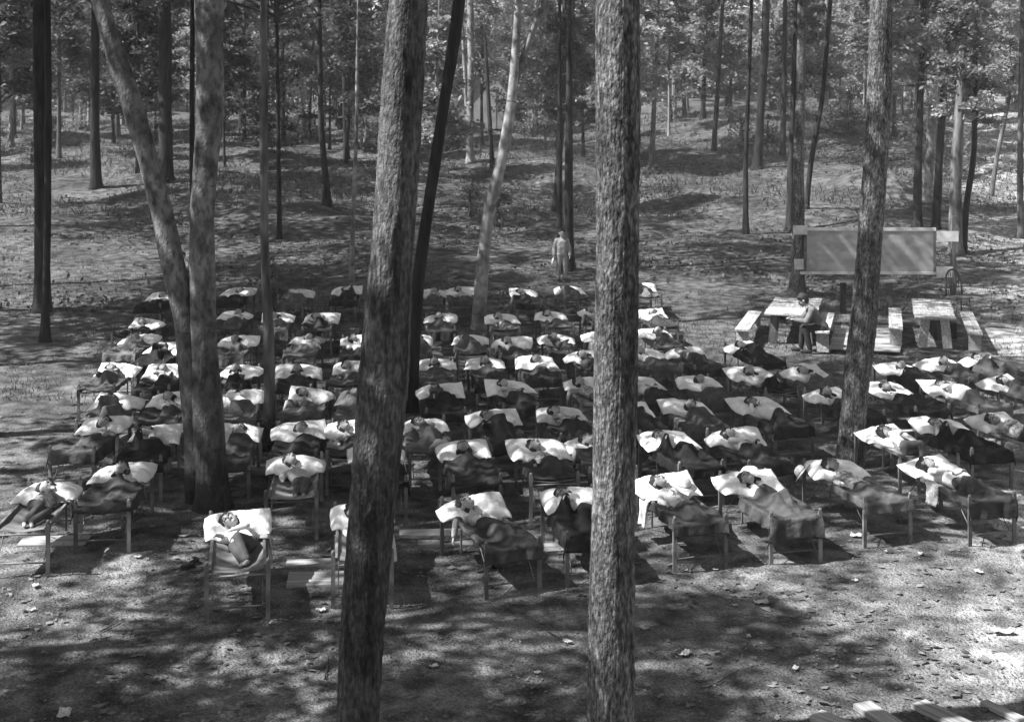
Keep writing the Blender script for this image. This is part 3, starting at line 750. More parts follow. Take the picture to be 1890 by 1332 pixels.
def hand(mb, w, d, n, k=1.0, curl=.35, thumb=1):
    """palm and five fingers: w wrist, d along the hand, n back of the hand"""
    w = np.asarray(w, float); sd, n, d = frame(d, n)
    g = lambda x, y, z: w + (sd * x + n * y + d * z) * k
    mb.ell(g(0, 0, .036), (.030 * k, .012 * k, .040 * k), np.array([sd, n, d]), 10, 7)
    for q, (x, L) in enumerate(((-.022, .042), (-.008, .050), (.007, .047), (.021, .037))):
        a0 = g(x, 0, .062); c1 = math.cos(curl); s1 = math.sin(curl)
        a1 = g(x * 1.1, -s1 * L * .5, .062 + c1 * L * .5); c2, s2 = math.cos(curl * 2.2), math.sin(curl * 2.2)
        a2 = g(x * 1.15, -s1 * L * .5 - s2 * L * .5, .062 + c1 * L * .5 + c2 * L * .5)
        mb.capsule(a0, a1, .0068 * k, .0060 * k, 7); mb.capsule(a1, a2, .0060 * k, .0050 * k, 7)
    mb.capsule(g(thumb * .022, 0, .018), g(thumb * .042, -.008, .045), .0085 * k, .007 * k, 7)
    mb.capsule(g(thumb * .042, -.008, .045), g(thumb * .044, -.014, .066), .007 * k, .0055 * k, 7)

def foot(mb, a, d, up, k=1.0, r=.030):
    a = np.asarray(a, float); s, u, d = frame(d, up)
    mb.ell(a - d * .012 * k - u * .012 * k, (.030 * k, .034 * k, .036 * k), np.array([s, u, d]), 10, 7)
    mb.capsule(a - u * .016 * k + d * .02 * k, a - u * .026 * k + d * .12 * k, .031 * k, .024 * k, 9)

def build_person(J, k=1.0, long=False, sleeves='long', short=False, seed=0, voxel=.0095, shirt_r=.014, skirt=False):
    """J: joints. Returns body mesh, garment meshes, hair mesh, face marks and the list of solids for draping"""
    body = MB(); solids = []
    def cap(mb, a, b_, r0, r1, keep=True):
        mb.capsule(J[a] if isinstance(a, str) else a, J[b_] if isinstance(b_, str) else b_, r0 * k, r1 * k)
        if keep: solids.append((np.array(J[a] if isinstance(a, str) else a, float), np.array(J[b_] if isinstance(b_, str) else b_, float), r0 * k, r1 * k))
    ch, pe, nk = map(lambda q: np.array(J[q], float), ('chest', 'pelvis', 'neck'))
    sl_, sr = np.array(J['shl'], float), np.array(J['shr'], float); hl, hr = np.array(J['hpl'], float), np.array(J['hpr'], float)
    wv = nrm(sl_ - sr)
    def torso(mb, e, keep=False):
        for o_ in (-.052, 0, .052):
            mb.capsule(ch + wv * o_ * k, pe + wv * o_ * .75 * k, (.072 + e) * k, (.070 + e) * k)
            if keep: solids.append((ch + wv * o_ * k, pe + wv * o_ * .75 * k, .075 * k, .072 * k))
        mb.capsule(sl_, sr, (.046 + e) * k, (.046 + e) * k)
    torso(body, 0, True)
    body.capsule(hl, hr, .075 * k, .075 * k)
    body.capsule(nk, np.array(J['head']) - nrm(J['hu']) * .03 * k, .036 * k, .040 * k)
    for sd, s_, h_ in (('l', sl_, hl), ('r', sr, hr)):
        cap(body, 'sh' + sd, 'el' + sd, .036, .029); cap(body, 'el' + sd, 'wr' + sd, .029, .020)
        cap(body, 'hp' + sd, 'kn' + sd, .066, .045); cap(body, 'kn' + sd, 'an' + sd, .044, .026)
        hand(body, J['wr' + sd], np.array(J['wr' + sd]) - np.array(J['el' + sd]) if J.get('hd' + sd) is None else J['hd' + sd], J.get('hn' + sd, (0, 0, 1)), k, J.get('curl', .35), 1 if sd == 'l' else -1)
        fdv = nrm(J.get('fd' + sd, J.get('fd', (0, -.3, 1))))
        foot(body, J['an' + sd], fdv, J.get('fu', (0, 1, .1)), k)
        solids.append((np.array(J['an' + sd], float), np.array(J['an' + sd], float) + fdv * .13 * k, .036 * k, .03 * k))
    hk = J.get('hk', k); head_prims(body, J['head'], J['hu'], J['hf'], hk)
    bm_ = evaluated(body, 'body', voxel * k ** .5, M['skin'], 2)
    sh = MB(); torso(sh, shirt_r)
    for sd in 'lr':
        a, b_ = np.array(J['sh' + sd], float), np.array(J['el' + sd], float)
        if sleeves == 'long':
            sh.capsule(a, b_, (.040 + shirt_r) * k, (.036 + shirt_r) * k); w_ = b_ + (np.array(J['wr' + sd]) - b_) * .88
            sh.capsule(b_, w_, (.034 + shirt_r) * k, (.022 + shirt_r) * k)
        else:
            sh.capsule(a, a + (b_ - a) * .72, (.038 + shirt_r) * k, (.040 + shirt_r) * k)
    sh.capsule(nk - (nk - ch) * .35, nk + (np.array(J['head']) - nk) * .1, .055 * k, .043 * k)
    if skirt:
        sh.capsule(pe, (np.array(J['knl']) + np.array(J['knr'])) / 2, .12 * k, .16 * k)
    shm = evaluated(sh, 'shirt', .012 * k ** .5, M['cloth_white'], 2)
    tr = MB(); tr.capsule(hl, hr, .086 * k, .086 * k); tr.capsule(pe, (hl + hr) / 2, .088 * k, .088 * k)
    for sd in 'lr':
        a, b_, c = (np.array(J[q + sd], float) for q in ('hp', 'kn', 'an'))
        if short: tr.capsule(a, a + (b_ - a) * 1.0, .078 * k, .064 * k)
        else: tr.capsule(a, b_, .078 * k, .060 * k); tr.capsule(b_, b_ + (c - b_) * .93, .058 * k, .046 * k)
    trm = evaluated(tr, 'trousers', .013 * k ** .5, M['trousers'], 2)
    return dict(body=bm_, shirt=shm, trousers=trm, hair=hair_mesh(J['head'], J['hu'], J['hf'], hk, long, seed), marks=face_marks(J['head'], J['hu'], J['hf'], hk), solids=solids)

# eight sleeping poses in cot coordinates
def lie(hx, side, twist, bend, arms, hf, bodyx=.04, hu=(-.45, .9, .1), lng=False, short=False, sleeves='long', seed=0):
    """side 0: on the back; +1 / -1: turned to +x / -x. bend: knees drawn up."""
    ang = side * twist                                        # roll about the spine
    Fv = np.array([math.sin(ang), 0, math.cos(ang)])          # front of the trunk
    Lv = np.array([math.cos(ang), 0, -math.sin(ang)])         # across the shoulders
    zc = .49 + .078 + .05 * abs(math.sin(ang))
    nk = np.array([hx + .05, -.455, .665]); ch = np.array([hx + .085, -.575, zc + .035]); pe = np.array([bodyx + .06, -.885, zc])
    J = {'hk': 1.27, 'neck': nk, 'chest': ch, 'pelvis': pe, 'head': np.array([hx, -.36, .745]), 'hu': hu, 'hf': hf}
    J['shl'] = ch + Lv * .115 + np.array([0, .05, 0]); J['shr'] = ch - Lv * .115 + np.array([0, .05, 0])
    J['hpl'] = pe + Lv * .058 + np.array([0, -.05, 0]); J['hpr'] = pe - Lv * .058 + np.array([0, -.05, 0])
    kf = Fv * .27 * bend if side else Fv * .20 * bend
    for q, s_ in (('l', 1), ('r', -1)):
        hp = J['hp' + q]
        kn = hp + kf * (1 if s_ > 0 else .8) + np.array([0, -.29 * math.sqrt(max(.1, 1 - bend * bend * .85)), -.01])
        kn[2] = min(max(kn[2], .56), .80); an = kn + np.array([0, -.27, 0]) - kf * (.75 if side else 1.0); an[2] = max(.55, min(an[2], .58))
        an[1] = max(an[1], -CL + .12)
        J['kn' + q] = kn; J['an' + q] = an
    J['fd'] = nrm(Fv * .35 + np.array([0, -1, 0])); J['fu'] = (0, .2, 1)
    for q, s_ in (('l', 1), ('r', -1)):
        sh = J['sh' + q]; a = arms[0 if q == 'l' else 1]
        if a == 'chest': el = sh + Lv * s_ * .075 + np.array([0, -.17, -.01]) + Fv * .02; wr = ch + Fv * .115 + np.array([0, -.12, 0]) + Lv * s_ * .02
        elif a == 'side': el = sh + Lv * s_ * .07 + np.array([0, -.19, 0]); wr = el + np.array([0, -.17, .01]) - Lv * s_ * .02
        elif a == 'cheek': el = sh + Fv * .17 + np.array([0, -.08, 0]) - Lv * s_ * .02; wr = np.array(J['head']) + np.array([0.0, -.11, -.02]) + Fv * .07
        elif a == 'up': el = sh + Lv * s_ * .14 + np.array([0, .12, .02]); wr = el + np.array([-s_ * .10, .14, .03])
        elif a == 'hang': el = np.array([s_ * .37, -.68, .64]); wr = np.array([s_ * .425, -.74, .47])
        elif a == 'front': el = sh + Fv * .14 + np.array([0, -.12, 0]); wr = el + Fv * .08 + np.array([0, -.14, 0])
        el[2] = max(el[2], .57 if a != 'hang' else 0); 
        if a != 'hang': wr[2] = max(wr[2], .60)
        J['el' + q] = el; J['wr' + q] = wr; J['hn' + q] = tuple(Fv if a != 'hang' else np.array([s_, 0, 0.2]))
    return build_person(J, 1.0, lng, sleeves, short, seed)

POSES = [
 lie(-.10, 0, 0, .25, ('chest', 'side'), (.25, -.35, .9), seed=1),
 lie(-.12, -1, 1.15, .65, ('front', 'cheek'), (-.75, -.25, .55), .06, (-.35, .9, .25), seed=2),
 lie(-.08, 0, 0, .75, ('chest', 'up'), (-.3, -.45, .8), .02, (-.3, .95, 0), lng=True, seed=3),
 lie(-.04, 1, 1.1, .75, ('cheek', 'front'), (.7, -.25, .6), -.08, (.25, .95, .2), sleeves='short', seed=4),
 lie(-.13, 0, 0, .35, ('chest', 'hang'), (.35, -.6, .7), .03, (-.6, .8, 0), sleeves='long', seed=5),
 lie(-.10, -1, .8, .8, ('chest', 'front'), (-.35, -.6, .7), .05, (-.7, .7, .1), sleeves='short', seed=6),
 lie(-.02, 0, 0, .1, ('side', 'chest'), (-.15, -.5, .85), .0, (.05, 1, 0), lng=True, sleeves='short', seed=7),
 lie(-.13, 1, .6, .5, ('front', 'chest'), (.55, -.5, .65), .0, (-.2, 1, .1), seed=8)]
POSES += [
 lie(.02, 0, 0, .55, ('side', 'up'), (.45, -.4, .75), -.02, (.35, .9, .1), sleeves='short', seed=9),
 lie(-.15, -1, 1.3, .9, ('cheek', 'front'), (-.9, -.1, .4), .08, (-.1, 1, .2), lng=True, seed=10),
 lie(.06, 1, .4, .3, ('chest', 'chest'), (.1, -.6, .8), -.05, (.5, .85, .1), seed=11),
 lie(-.07, 0, 0, .85, ('up', 'up'), (.0, -.3, .95), .0, (-.15, 1, 0), sleeves='short', lng=True, seed=12)]
POSE_TXT = ['on back', 'curled facing left', 'knees up', 'curled facing right', 'arm hanging', 'half turned left', 'stretched out', 'half turned right', 'one arm raised', 'tightly curled', 'hands folded', 'arms behind head']
# pillows ------------------------------------------------------------
def pillow_mesh(seed, w=.98, d=.66, m='pillow'):
    """lies from the head bar (y = +d/2) down into the sag of the canvas; origin .33 m from the head end, at ground level"""
    rs = np.random.RandomState(seed)
    nu, nv = 44, 30
    a, b = np.meshgrid(np.linspace(-1, 1, nu), np.linspace(-1, 1, nv), indexing='ij')
    cor = rs.uniform(-1, 1, (4, 3)) * np.array([.06, .07, .02])
    if rs.rand() < .65: q = 2 + rs.randint(2); cor[q][1] += .06; cor[q][2] += .09; cor[q][0] *= .5
    if rs.rand() < .5: q = rs.randint(2); cor[q][1] += .16
    wt = [(1 - a) * (1 - b) / 4, (1 + a) * (1 - b) / 4, (1 - a) * (1 + b) / 4, (1 + a) * (1 + b) / 4]
    x = a * w / 2 * (1 - .05 * (1 - np.abs(b) ** 2) * rs.rand()); y = b * d / 2 * (1 - .10 * (1 - np.abs(a) ** 2) * rs.uniform(.3, 1))
    zz = 0 * a
    for q in range(4):
        e = wt[q] ** 1.6
        x = x + cor[q][0] * e; y = y + cor[q][1] * e; zz = zz + cor[q][2] * e
    fl = smoothnoise(seed, .008); f2 = smoothnoise(seed + 9, .009)
    rim = (1 - np.abs(a) ** 3) ** .8 * (1 - np.abs(b) ** 3) ** .8
    th = .14 * rim + .006
    yy = y - .33
    base = capz(x, np.minimum(yy, 0)) + .012
    rc = np.clip(np.hypot(a, b) - 1.12, 0, 1) * rs.uniform(.05, .28)              # soft corners
    x = x * (1 - rc); y = y * (1 - rc)
    over = np.clip(np.abs(x) - CW / 2 - .03, 0, 1)
    base = np.where(np.abs(x) > CW / 2 - .05, np.maximum(base, .618), base) - over ** 1.2 * .55 * (.2 + .8 * rs.rand())
    base = base + np.clip(yy + .02, 0, 1) * .2
    z = base + th + zz + fl(a * 1.1, b * .8) + f2(a * 3, b * 2.6) * rim + .018 * np.abs(np.sin((a * rs.uniform(-1, 1) + b) * 7 + rs.rand() * 6)) * rim
    z = z - .06 * np.exp(-((x + .09) ** 2 + (y + .05) ** 2) / .02) - .03 * np.exp(-((x - .1) ** 2 + (y + .2) ** 2) / .02)
    V, Q = grid_solid(np.stack([x, y, z], -1), th)
    return mk('pillow', V, Q, M[m])
PIL = [pillow_mesh(100 + k, .84 + .025 * (k % 6), .60 + .035 * (k % 4)) for k in range(16)]
PIL_G = pillow_mesh(130, .8, .5, 'pillow_grey')

# blankets draped over each pose ------------------------------------------------
def body_height(solids, X, Y):
    Z = np.full(X.shape, -1.0)
    for p0, p1, r0, r1 in solids:
        for t in np.linspace(0, 1, 9):
            p = p0 + (p1 - p0) * t; r = r0 + (r1 - r0) * t + .012
            d2 = (X - p[0]) ** 2 + (Y - p[1]) ** 2
            Z = np.maximum(Z, np.where(d2 < r * r, p[2] + np.sqrt(np.maximum(r * r - d2, 0)), -1))
    return Z
def blanket_mesh(pose, seed, top, slope, ol, orr, of, mname, bunch=False):
    rs = np.random.RandomState(seed)
    nu, nv = 58, 54
    hw = CW / 2 + .012
    U = np.linspace(-hw - ol, hw + orr, nu); Vv = np.linspace(0, 1, nv)
    u, v = np.meshgrid(U, Vv, indexing='ij')
    hem = smoothnoise(seed + 3, .018)
    y0 = top + slope * u + hem(u * 1.5, 0 * u) * 1.5
    y1 = -CL - .012 - of + (hem(u * 1.2 + 3, 0 * u) * 1.5 if of > .02 else .05)
    if bunch: y1 = y0 - .62
    s = y0 + (y1 - y0) * v
    x = np.clip(u, -hw, hw); y = np.maximum(s, -CL - .014)
    H = body_height(pose['solids'], x, y)
    base = np.where(np.abs(x) > CW / 2 - .06, .618, capz(x, y) + .022)
    z = np.maximum(base, H)
    for _ in range(26):                                        # cloth spans hollows
        z2 = z.copy()
        z2[1:-1, 1:-1] = (z[:-2, 1:-1] + z[2:, 1:-1] + z[1:-1, :-2] + z[1:-1, 2:]) / 4
        z2[:, 0] = (z[:, 0] + z[:, 1]) / 2; z2[:, -1] = (z[:, -1] + z[:, -2]) / 2
        z = np.maximum(z2, H + .004) if _ % 2 else np.maximum(z2, z * .6 + z2 * .4)
    for _ in range(2): z[1:-1, 1:-1] = (z[1:-1, 1:-1] * 2 + z[:-2, 1:-1] + z[2:, 1:-1] + z[1:-1, :-2] + z[1:-1, 2:]) / 6
    z = np.maximum(z, H + .008)
    f1 = smoothnoise(seed, .007); f2 = smoothnoise(seed + 20, .008)
    d = rs.uniform(-.8, .8)
    ridg = np.abs(np.sin((x * math.cos(d) + s * math.sin(d)) * 13 + 2.2 * f1(x, s) / .007 * .5)) ** 2
    z = z + .012 + .024 * (1 - ridg) ** 1.5 * (.5 + .5 * np.sin(x * 6 + seed) * np.sin(s * 5 + 1)) + f2(x * 2, s * 2) + (bunch * .03 * np.abs(np.sin(s * 14 + x * 5)))
    dl = np.clip(-hw - u, 0, 9); dr = np.clip(u - hw, 0, 9); df = np.clip(-CL - .014 - s, 0, 9)
    side = dl + dr
    fold = np.sin(s * 15 + f1(u, s) * 60 + seed) * .016 + np.sin(s * 31 + seed) * .006
    z = z - np.maximum(side, 0) * .96 - df * .96
    z = np.where(df > 0, np.minimum(z, .60 - df), z)
    x = x - np.where(dl > 0, dl * .16 + .012 + (fold * np.minimum(dl * 9, 1)), 0) + np.where(dr > 0, dr * .16 + .012 + (fold * np.minimum(dr * 9, 1)), 0)
    y = y - np.where(df > 0, df * .10 + .014 + (np.sin(u * 17 + seed) * .022 + np.sin(u * 37) * .008) * np.minimum(df * 9, 1), 0)
    V, Q = grid_solid(np.stack([x, y, z], -1), .009)
    return mk('blanket', V, Q, M[mname])
BL = []
KEY = list({'wool_black': 0, 'wool_dark grey': 0, 'wool_mid grey': 0, 'wool_brown': 0})
for pi, P in enumerate(POSES):
    for k in range(3):
        sd = pi * 10 + k; rs = np.random.RandomState(sd)
        mname = ['wool_black', 'wool_dark grey', 'wool_mid grey', 'wool_dark grey', 'wool_black', 'wool_brown'][(pi + k * 2 + 1) % 6]
        top = (-.64, -.76, -1.02)[k] + rs.uniform(-.05, .05); slope = rs.uniform(-.5, .5)
        big = rs.rand() < .5
        BL.append((pi, k, mname, blanket_mesh(P, sd, top, slope, rs.uniform(.03, .22), rs.uniform(.03, .24), rs.choice([.0, .06, .16, .24]), mname, False)))

# ------------------------------------------------------------------ the rows of cots: pillow centres on the plate
ROWS = [
 ('front row', [(90, 912, .1), (228, 877, .1), (440, 975, .2), (668, 952, .12), (876, 940, .36), (1056, 925, .15), (1228, 900, .2), (1388, 892, .22), (1543, 868, .25), (1722, 868, .25)]),
 ('second row', [(551, 857, .08), (700, 838, .12), (857, 836, .15), (999, 832, .17), (1098, 822, .17), (1232, 813, .22), (1357, 810, .22), (1634, 806, .28), (1738, 790, .25), (1842, 786, .3)]),
 ('third row', [(188, 793, .0), (285, 803, .05), (434, 803, .1), (551, 803, .1), (645, 797, .1), (785, 783, .12), (911, 774, .15), (1036, 770, .15), (1162, 762, .18), (1266, 757, .2), (1396, 752, .22), (1533, 734, .25), (1638, 724, .27), (1746, 718, .28), (1852, 712, .3)]),
 ('fourth row', [(216, 744, .0), (322, 741, .02), (446, 738, .1), (572, 731, .08), (664, 733, .1), (816, 725, .1), (938, 718, .12), (1082, 712, .15), (1180, 710, .17), (1290, 709, .2), (1388, 694, .22), (1487, 690, .25), (1658, 684, .25), (1735, 676, .28), (1812, 668, .3)]),
 ('fifth row', [(216, 687, -.03), (310, 690, .0), (440, 685, .05), (549, 686, .05), (650, 685, .07), (803, 675, .08), (896, 674, .12), (986, 670, .14), (1084, 661, .15), (1192, 655, .17), (1268, 651, .2), (1374, 642, .22)]),
 ('sixth row', [(258, 629, -.05), (312, 645, .0), (441, 631, .03), (566, 628, .04), (658, 630, .05), (768, 633, .08), (866, 628, .1), (945, 632, .1), (1032, 626, .12), (1110, 622, .14), (1208, 617, .16)]),
 ('second-last row', [(272, 598, -.06), (356, 578, .0), (436, 580, .02), (515, 588, .04), (592, 588, .05), (700, 586, .06), (811, 588, .07), (927, 588, .1), (1019, 583, .1), (1100, 580, .12), (1200, 579, .15)]),
 ('last row', [(300, 549, -.05), (352, 530, .0), (441, 541, .0), (553, 544, .04), (640, 539, .05), (715, 540, .05), (799, 540, .06), (852, 538, .08), (969, 541, .1), (1050, 535, .1), (1184, 531, .12)]),
]
ORD = ['first', 'second', 'third', 'fourth', 'fifth', 'sixth', 'seventh', 'eighth', 'ninth', 'tenth', 'eleventh', 'twelfth', 'thirteenth', 'fourteenth', 'fifteenth']
SHIRT = ['cloth_white', 'cloth_pale grey', 'cloth_checked', 'cloth_dark', 'cloth_white', 'cloth_checked', 'cloth_pale grey']
GARM = {}
def garment(me, mname):
    if (me.name, mname) not in GARM:
        c = me.copy(); c.materials.clear(); c.materials.append(M[mname]); c.name = me.name.split('.')[0]; GARM[(me.name, mname)] = c
    return GARM[(me.name, mname)]
# per-cot choices the photograph dictates: (row, index) -> (pose, blanket number, shirt, pillow, blanket on?)
SPEC = {(0, 2): (5, 2, 'cloth_white', 1, False), (0, 4): (4, 1, 'cloth_pale grey', 5, True), (0, 5): (1, 1, 'cloth_white', 3, True), (0, 6): (0, 2, 'cloth_pale grey', 2, True),
        (0, 7): (2, 0, 'cloth_white', 4, True), (0, 8): (0, 2, 'cloth_checked', 6, True), (0, 9): (7, 2, 'cloth_white', 0, True), (0, 1): (6, 0, 'cloth_pale grey', 7, True),
        (0, 0): (3, 2, 'cloth_checked', 8, False), (1, 0): (0, 2, 'cloth_pale grey', 9, False), (1, 2): (6, 0, 'cloth_pale grey', 1, True)}
COTS = {}
place_rng = random.Random(11)
for ri, (rname, items) in enumerate(ROWS):
    for ci, (px, py, rot) in enumerate(items):
        r_ = place_rng
        if ri > 0: rot += r_.uniform(-.06, .06); px += r_.uniform(-2, 2); py += r_.uniform(-1.5, 1.5)
        # pillow centre lies .27 m from the head end, .70 m above the ground
        p = at(px, py, .66)
        d = Vector((math.sin(rot), -math.cos(rot), 0))
        head = p - d * .33
        mid = head + d * .9
        z = g1(mid.x, mid.y)
        root_loc = Vector((head.x, head.y, z))
        if ci > 0 and False: pass
        pose, bk, sh, pl, on = SPEC.get((ri, ci), (r_.randrange(12), r_.choice([0, 0, 1, 1, 1, 2]), r_.choice(SHIRT), r_.randrange(16), r_.random() > .10))
        where = f'{ORD[ci]} from left in the {rname}'
        blk = [b for b in BL if b[0] == pose][bk]
        ccol = {'wool_black': 'black', 'wool_dark grey': 'dark grey', 'wool_mid grey': 'mid grey', 'wool_brown': 'brownish'}[blk[2]]
        scol = sh.replace('cloth_', '')
        cot = make_cot(root_loc, rot, f'wooden folding cot, {where}')
        COTS[(ri, ci)] = cot
        Mx = Matrix.Translation(root_loc) @ Matrix.Rotation(rot, 4, 'Z')
        # pillow
        grey = (ri, ci) == (5, 3)
        po = ob('pillow', PIL_G if grey else PIL[pl], None, Mx @ Vector((r_.uniform(-.03, .03), -.33, 0)), (0, 0, rot + r_.uniform(-.05, .05)),
                f'{"grey" if grey else "white"} pillow under the child on the cot {where}', 'pillow', 'pillows on the cots')
        if (ri, ci) == (0, 9): pass
        # child
        P = POSES[pose]
        pr = ob('person', P['body'], None, root_loc, (0, 0, rot), f'child in {scol} top {POSE_TXT[pose]}, {where}', 'person', 'children resting on the cots')
        sk = .92 + .1 * r_.random()
        ob('hair', P['hair'], pr); ob('shirt', garment(P['shirt'], sh), pr); ob('trousers', P['trousers'], pr)
        if ri < 3:
            for nm, me in P['marks']: ob(nm, me, pr)
        if on:
            ob('blanket', blk[3], None, root_loc, (0, 0, rot), f'{ccol} wool blanket over the child {where}', 'blanket', 'blankets on the cots')

def cotpt(key, v): 
    o = COTS[key]; return Matrix.Translation(o.location) @ Matrix.Rotation(o.rotation_euler.z, 4, 'Z') @ Vector(v)

# ------------------------------------------------------------------ standing man and seated man
def dress(P, root, coat, trs, extra=()):
    ob('jacket', garment(P['shirt'], coat), root); ob('trousers', garment(P['trousers'], trs), root); ob('hair', P['hair'], root)
    for nm, me in P['marks']: ob(nm, me, root)
def shoes(root, J, k):
    for q in 'lr':
        a = np.array(J['an' + q], float); d = nrm(J['fd']); mb = MB()
        mb.capsule(a + np.array([0, 0, .01]) * k, a - np.array([0, 0, .02]) * k, .036 * k, .040 * k); mb.capsule(a + d * .0 - np.array([0, 0, .028]) * k, a + d * .135 * k - np.array([0, 0, .032]) * k, .040 * k, .033 * k)
        ob('shoe', mb.mesh('shoe', M['shoe']), root)
k = 1.36
def sc(d): return {q: (np.array(v, float) * (k if q not in ('hu', 'hf', 'fd', 'fu', 'hdl', 'hdr', 'hnl', 'hnr', 'curl') else 1)) for q, v in d.items()}
J = sc(dict(neck=(0, 0, 1.03), chest=(0, 0, .93), pelvis=(0, .01, .70), head=(0, -.02, 1.165), hu=(0, -.12, 1), hf=(0, -1, -.12), shl=(.125, 0, .975), shr=(-.125, 0, .975),
            hpl=(.06, .01, .63), hpr=(-.06, .01, .63), knl=(.075, -.01, .35), knr=(-.075, -.01, .35), anl=(.08, .01, .06), anr=(-.08, .01, .06),
            ell=(.185, .02, .775), elr=(-.185, .02, .775), wrl=(.19, -.04, .60), wrr=(-.20, -.04, .60), fd=(0, -1, 0), fu=(0, 0, 1), hnl=(1, 0, 0), hnr=(-1, 0, 0)))
ST = build_person(J, k, False, 'long', False, 40, voxel=.011, shirt_r=.020)
pm = at(1037, 517)
man = ob('person', ST['body'], None, pm, (0, 0, .05), 'man in a pale loose suit standing behind the last row, arms at his sides', 'person')
man.scale = (1, 1, 1)
hgt = 1.36 * 1.27
dress(ST, man, 'linen', 'linen'); shoes(man, J, k)
hx = MB(); 
for q in range(1): hx.ell((0, 0, 0), (.05, .09, .14), n=14, k=9)
ob('hat', hx.mesh('hat', M['straw']), None, pm + Vector((-.30, -.08, .62)), (.2, .1, 0), 'pale soft hat in the right hand of the standing man', 'hat')

# seated man faces -x, bent over the table
k = 1.47
J = sc(dict(neck=(-.20, 0, .775), chest=(-.14, 0, .68), pelvis=(.03, 0, .435), head=(-.31, 0, .875), hu=(-.65, 0, 1), hf=(-1, 0, -.8), shl=(-.17, -.125, .72), shr=(-.17, .125, .72),
            hpl=(.0, -.065, .41), hpr=(.0, .065, .41), knl=(-.28, -.10, .41), knr=(-.30, .075, .40), anl=(-.20, -.11, .06), anr=(-.33, .09, .06),
            ell=(-.27, -.20, .545), elr=(-.30, .17, .545), wrl=(-.46, -.11, .56), wrr=(-.48, .10, .56), fd=(-1, 0, 0), fu=(0, 0, 1), hnl=(0, 0, 1), hnr=(0, 0, 1)))
JSE = J
SE = build_person(J, k, False, 'long', False, 41, voxel=.011, shirt_r=.016)

# ------------------------------------------------------------------ tables and benches
def planks(root, x0, x1, y0, y1, z, th, nb, axis, m, nm='plank', gap=.008, jit=.004):
    w_ = ((y1 - y0) if axis == 'x' else (x1 - x0)) / nb
    for q in range(nb):
        if axis == 'x': lo, hi = (x0 + rng.uniform(-.015, .015), y0 + q * w_ + gap / 2, 0), (x1 + rng.uniform(-.015, .015), y0 + (q + 1) * w_ - gap / 2, th)
        else: lo, hi = (x0 + q * w_ + gap / 2, y0 + rng.uniform(-.015, .015), 0), (x0 + (q + 1) * w_ - gap / 2, y1 + rng.uniform(-.015, .015), th)
        ob(nm, MB().box(lo, hi).mesh(nm, m, False), root, (0, 0, z + rng.uniform(-jit, jit)))
def solid(root, nm, lo, hi, m, rot=None, loc=None):
    return ob(nm, MB().box(lo, hi).mesh(nm, M[m], False), root, loc, rot)

def table(loc, rot, L, W, H, label, ax='x'):
    r = ob('plank_table', None, loc=loc, rot=(0, 0, rot), label=label, cat='table')
    planks(r, -L / 2, L / 2, -W / 2, W / 2, H - .04, .035, int(L / .3), 'y', M['plank'])
    for sx in (-1, 1):
        for sy in (-1, 1): solid(r, 'leg', (-.03, -.11, -.02), (.03, .11, H - .06), 'bark_mid' if W > 1.1 else 'plank', None, (sx * (L / 2 - .22), sy * (W / 2 - .2), 0)).rotation_euler = (sy * .10, 0, 0)  # shade on the broad table's legs painted in by a darker material
        solid(r, 'cleat', (-.045, -W / 2 + .04, 0), (.045, W / 2 - .04, .05), 'plank', None, (sx * (L / 2 - .36), 0, H - .10))
    return r
def bench(loc, rot, L, W, H, label):
    r = ob('plank_bench', None, loc=loc, rot=(0, 0, rot), label=label, cat='bench', group='plank benches beside the tables')
    solid(r, 'seat', (-L / 2, -W / 2, H - .045), (L / 2, W / 2, H), 'plank')
    for sx in (-1, 1):
        solid(r, 'leg', (-.022, -W / 2 + .02, 0), (.022, W / 2 - .02, H - .048), 'plank', None, (sx * (L / 2 - .2), 0, 0))
    solid(r, 'apron', (-L / 2 + .06, -.02, H - .16), (L / 2 - .06, .02, H - .048), 'plank')
    return r

# two tables with their benches, all turned the same way
TRT = -.28
def gpt(x, y): return Vector((x, y, g1(x, y)))
T1p = gpt(7.56, 34.8)
table(T1p, TRT + math.pi / 2, 3.5, 1.3, .76, 'broad plank table at which the man sits writing')
bench(gpt(6.25, 34.3), TRT + math.pi / 2, 3.5, .36, .48, 'plank bench on the left of the writing man\'s table')
sbp = gpt(8.12, 33.7)
bench(sbp, TRT + math.pi / 2, 3.5, .34, .53, 'plank bench on which the man at the table sits')
mp_ = gpt(7.70, 32.35)
sm = ob('person', SE['body'], None, Vector((mp_.x, mp_.y, sbp.z - .03)), (0, 0, -.12), 'man in a grey jacket and dark trousers seated at the table, bent over writing', 'person')
dress(SE, sm, 'jacket', 'black_cloth'); shoes(sm, JSE, 1.47)
mbc = MB(); cc = np.array([-.225, 0, .795]) * k
mbc.tube([cc + np.array([-.02, 0, .02]), cc + np.array([.0, 0, -.015]), cc + np.array([.02, 0, -.05])], [.066, .075, .09], 14)
ob('collar', mbc.mesh('collar', M['cloth_white']), sm)
ob('paper', MB().box((-.14, -.1, 0), (.14, .1, .004)).mesh('paper', M['paper'], False), None, Vector((7.05, 33.3, T1p.z + .762)), (0, 0, .2), 'sheet of paper under the writing man\'s hands', 'paper')
T2p = gpt(11.13, 34.4)
table(T2p, TRT + math.pi / 2, 3.9, 1.0, .76, 'narrower plank table on the right, empty')
bench(gpt(10.2, 34.6), TRT + math.pi / 2, 4.0, .34, .46, 'plank bench left of the empty table')
bench(gpt(11.95, 33.9), TRT + math.pi / 2, 4.0, .34, .46, 'plank bench right of the empty table, in full sun')
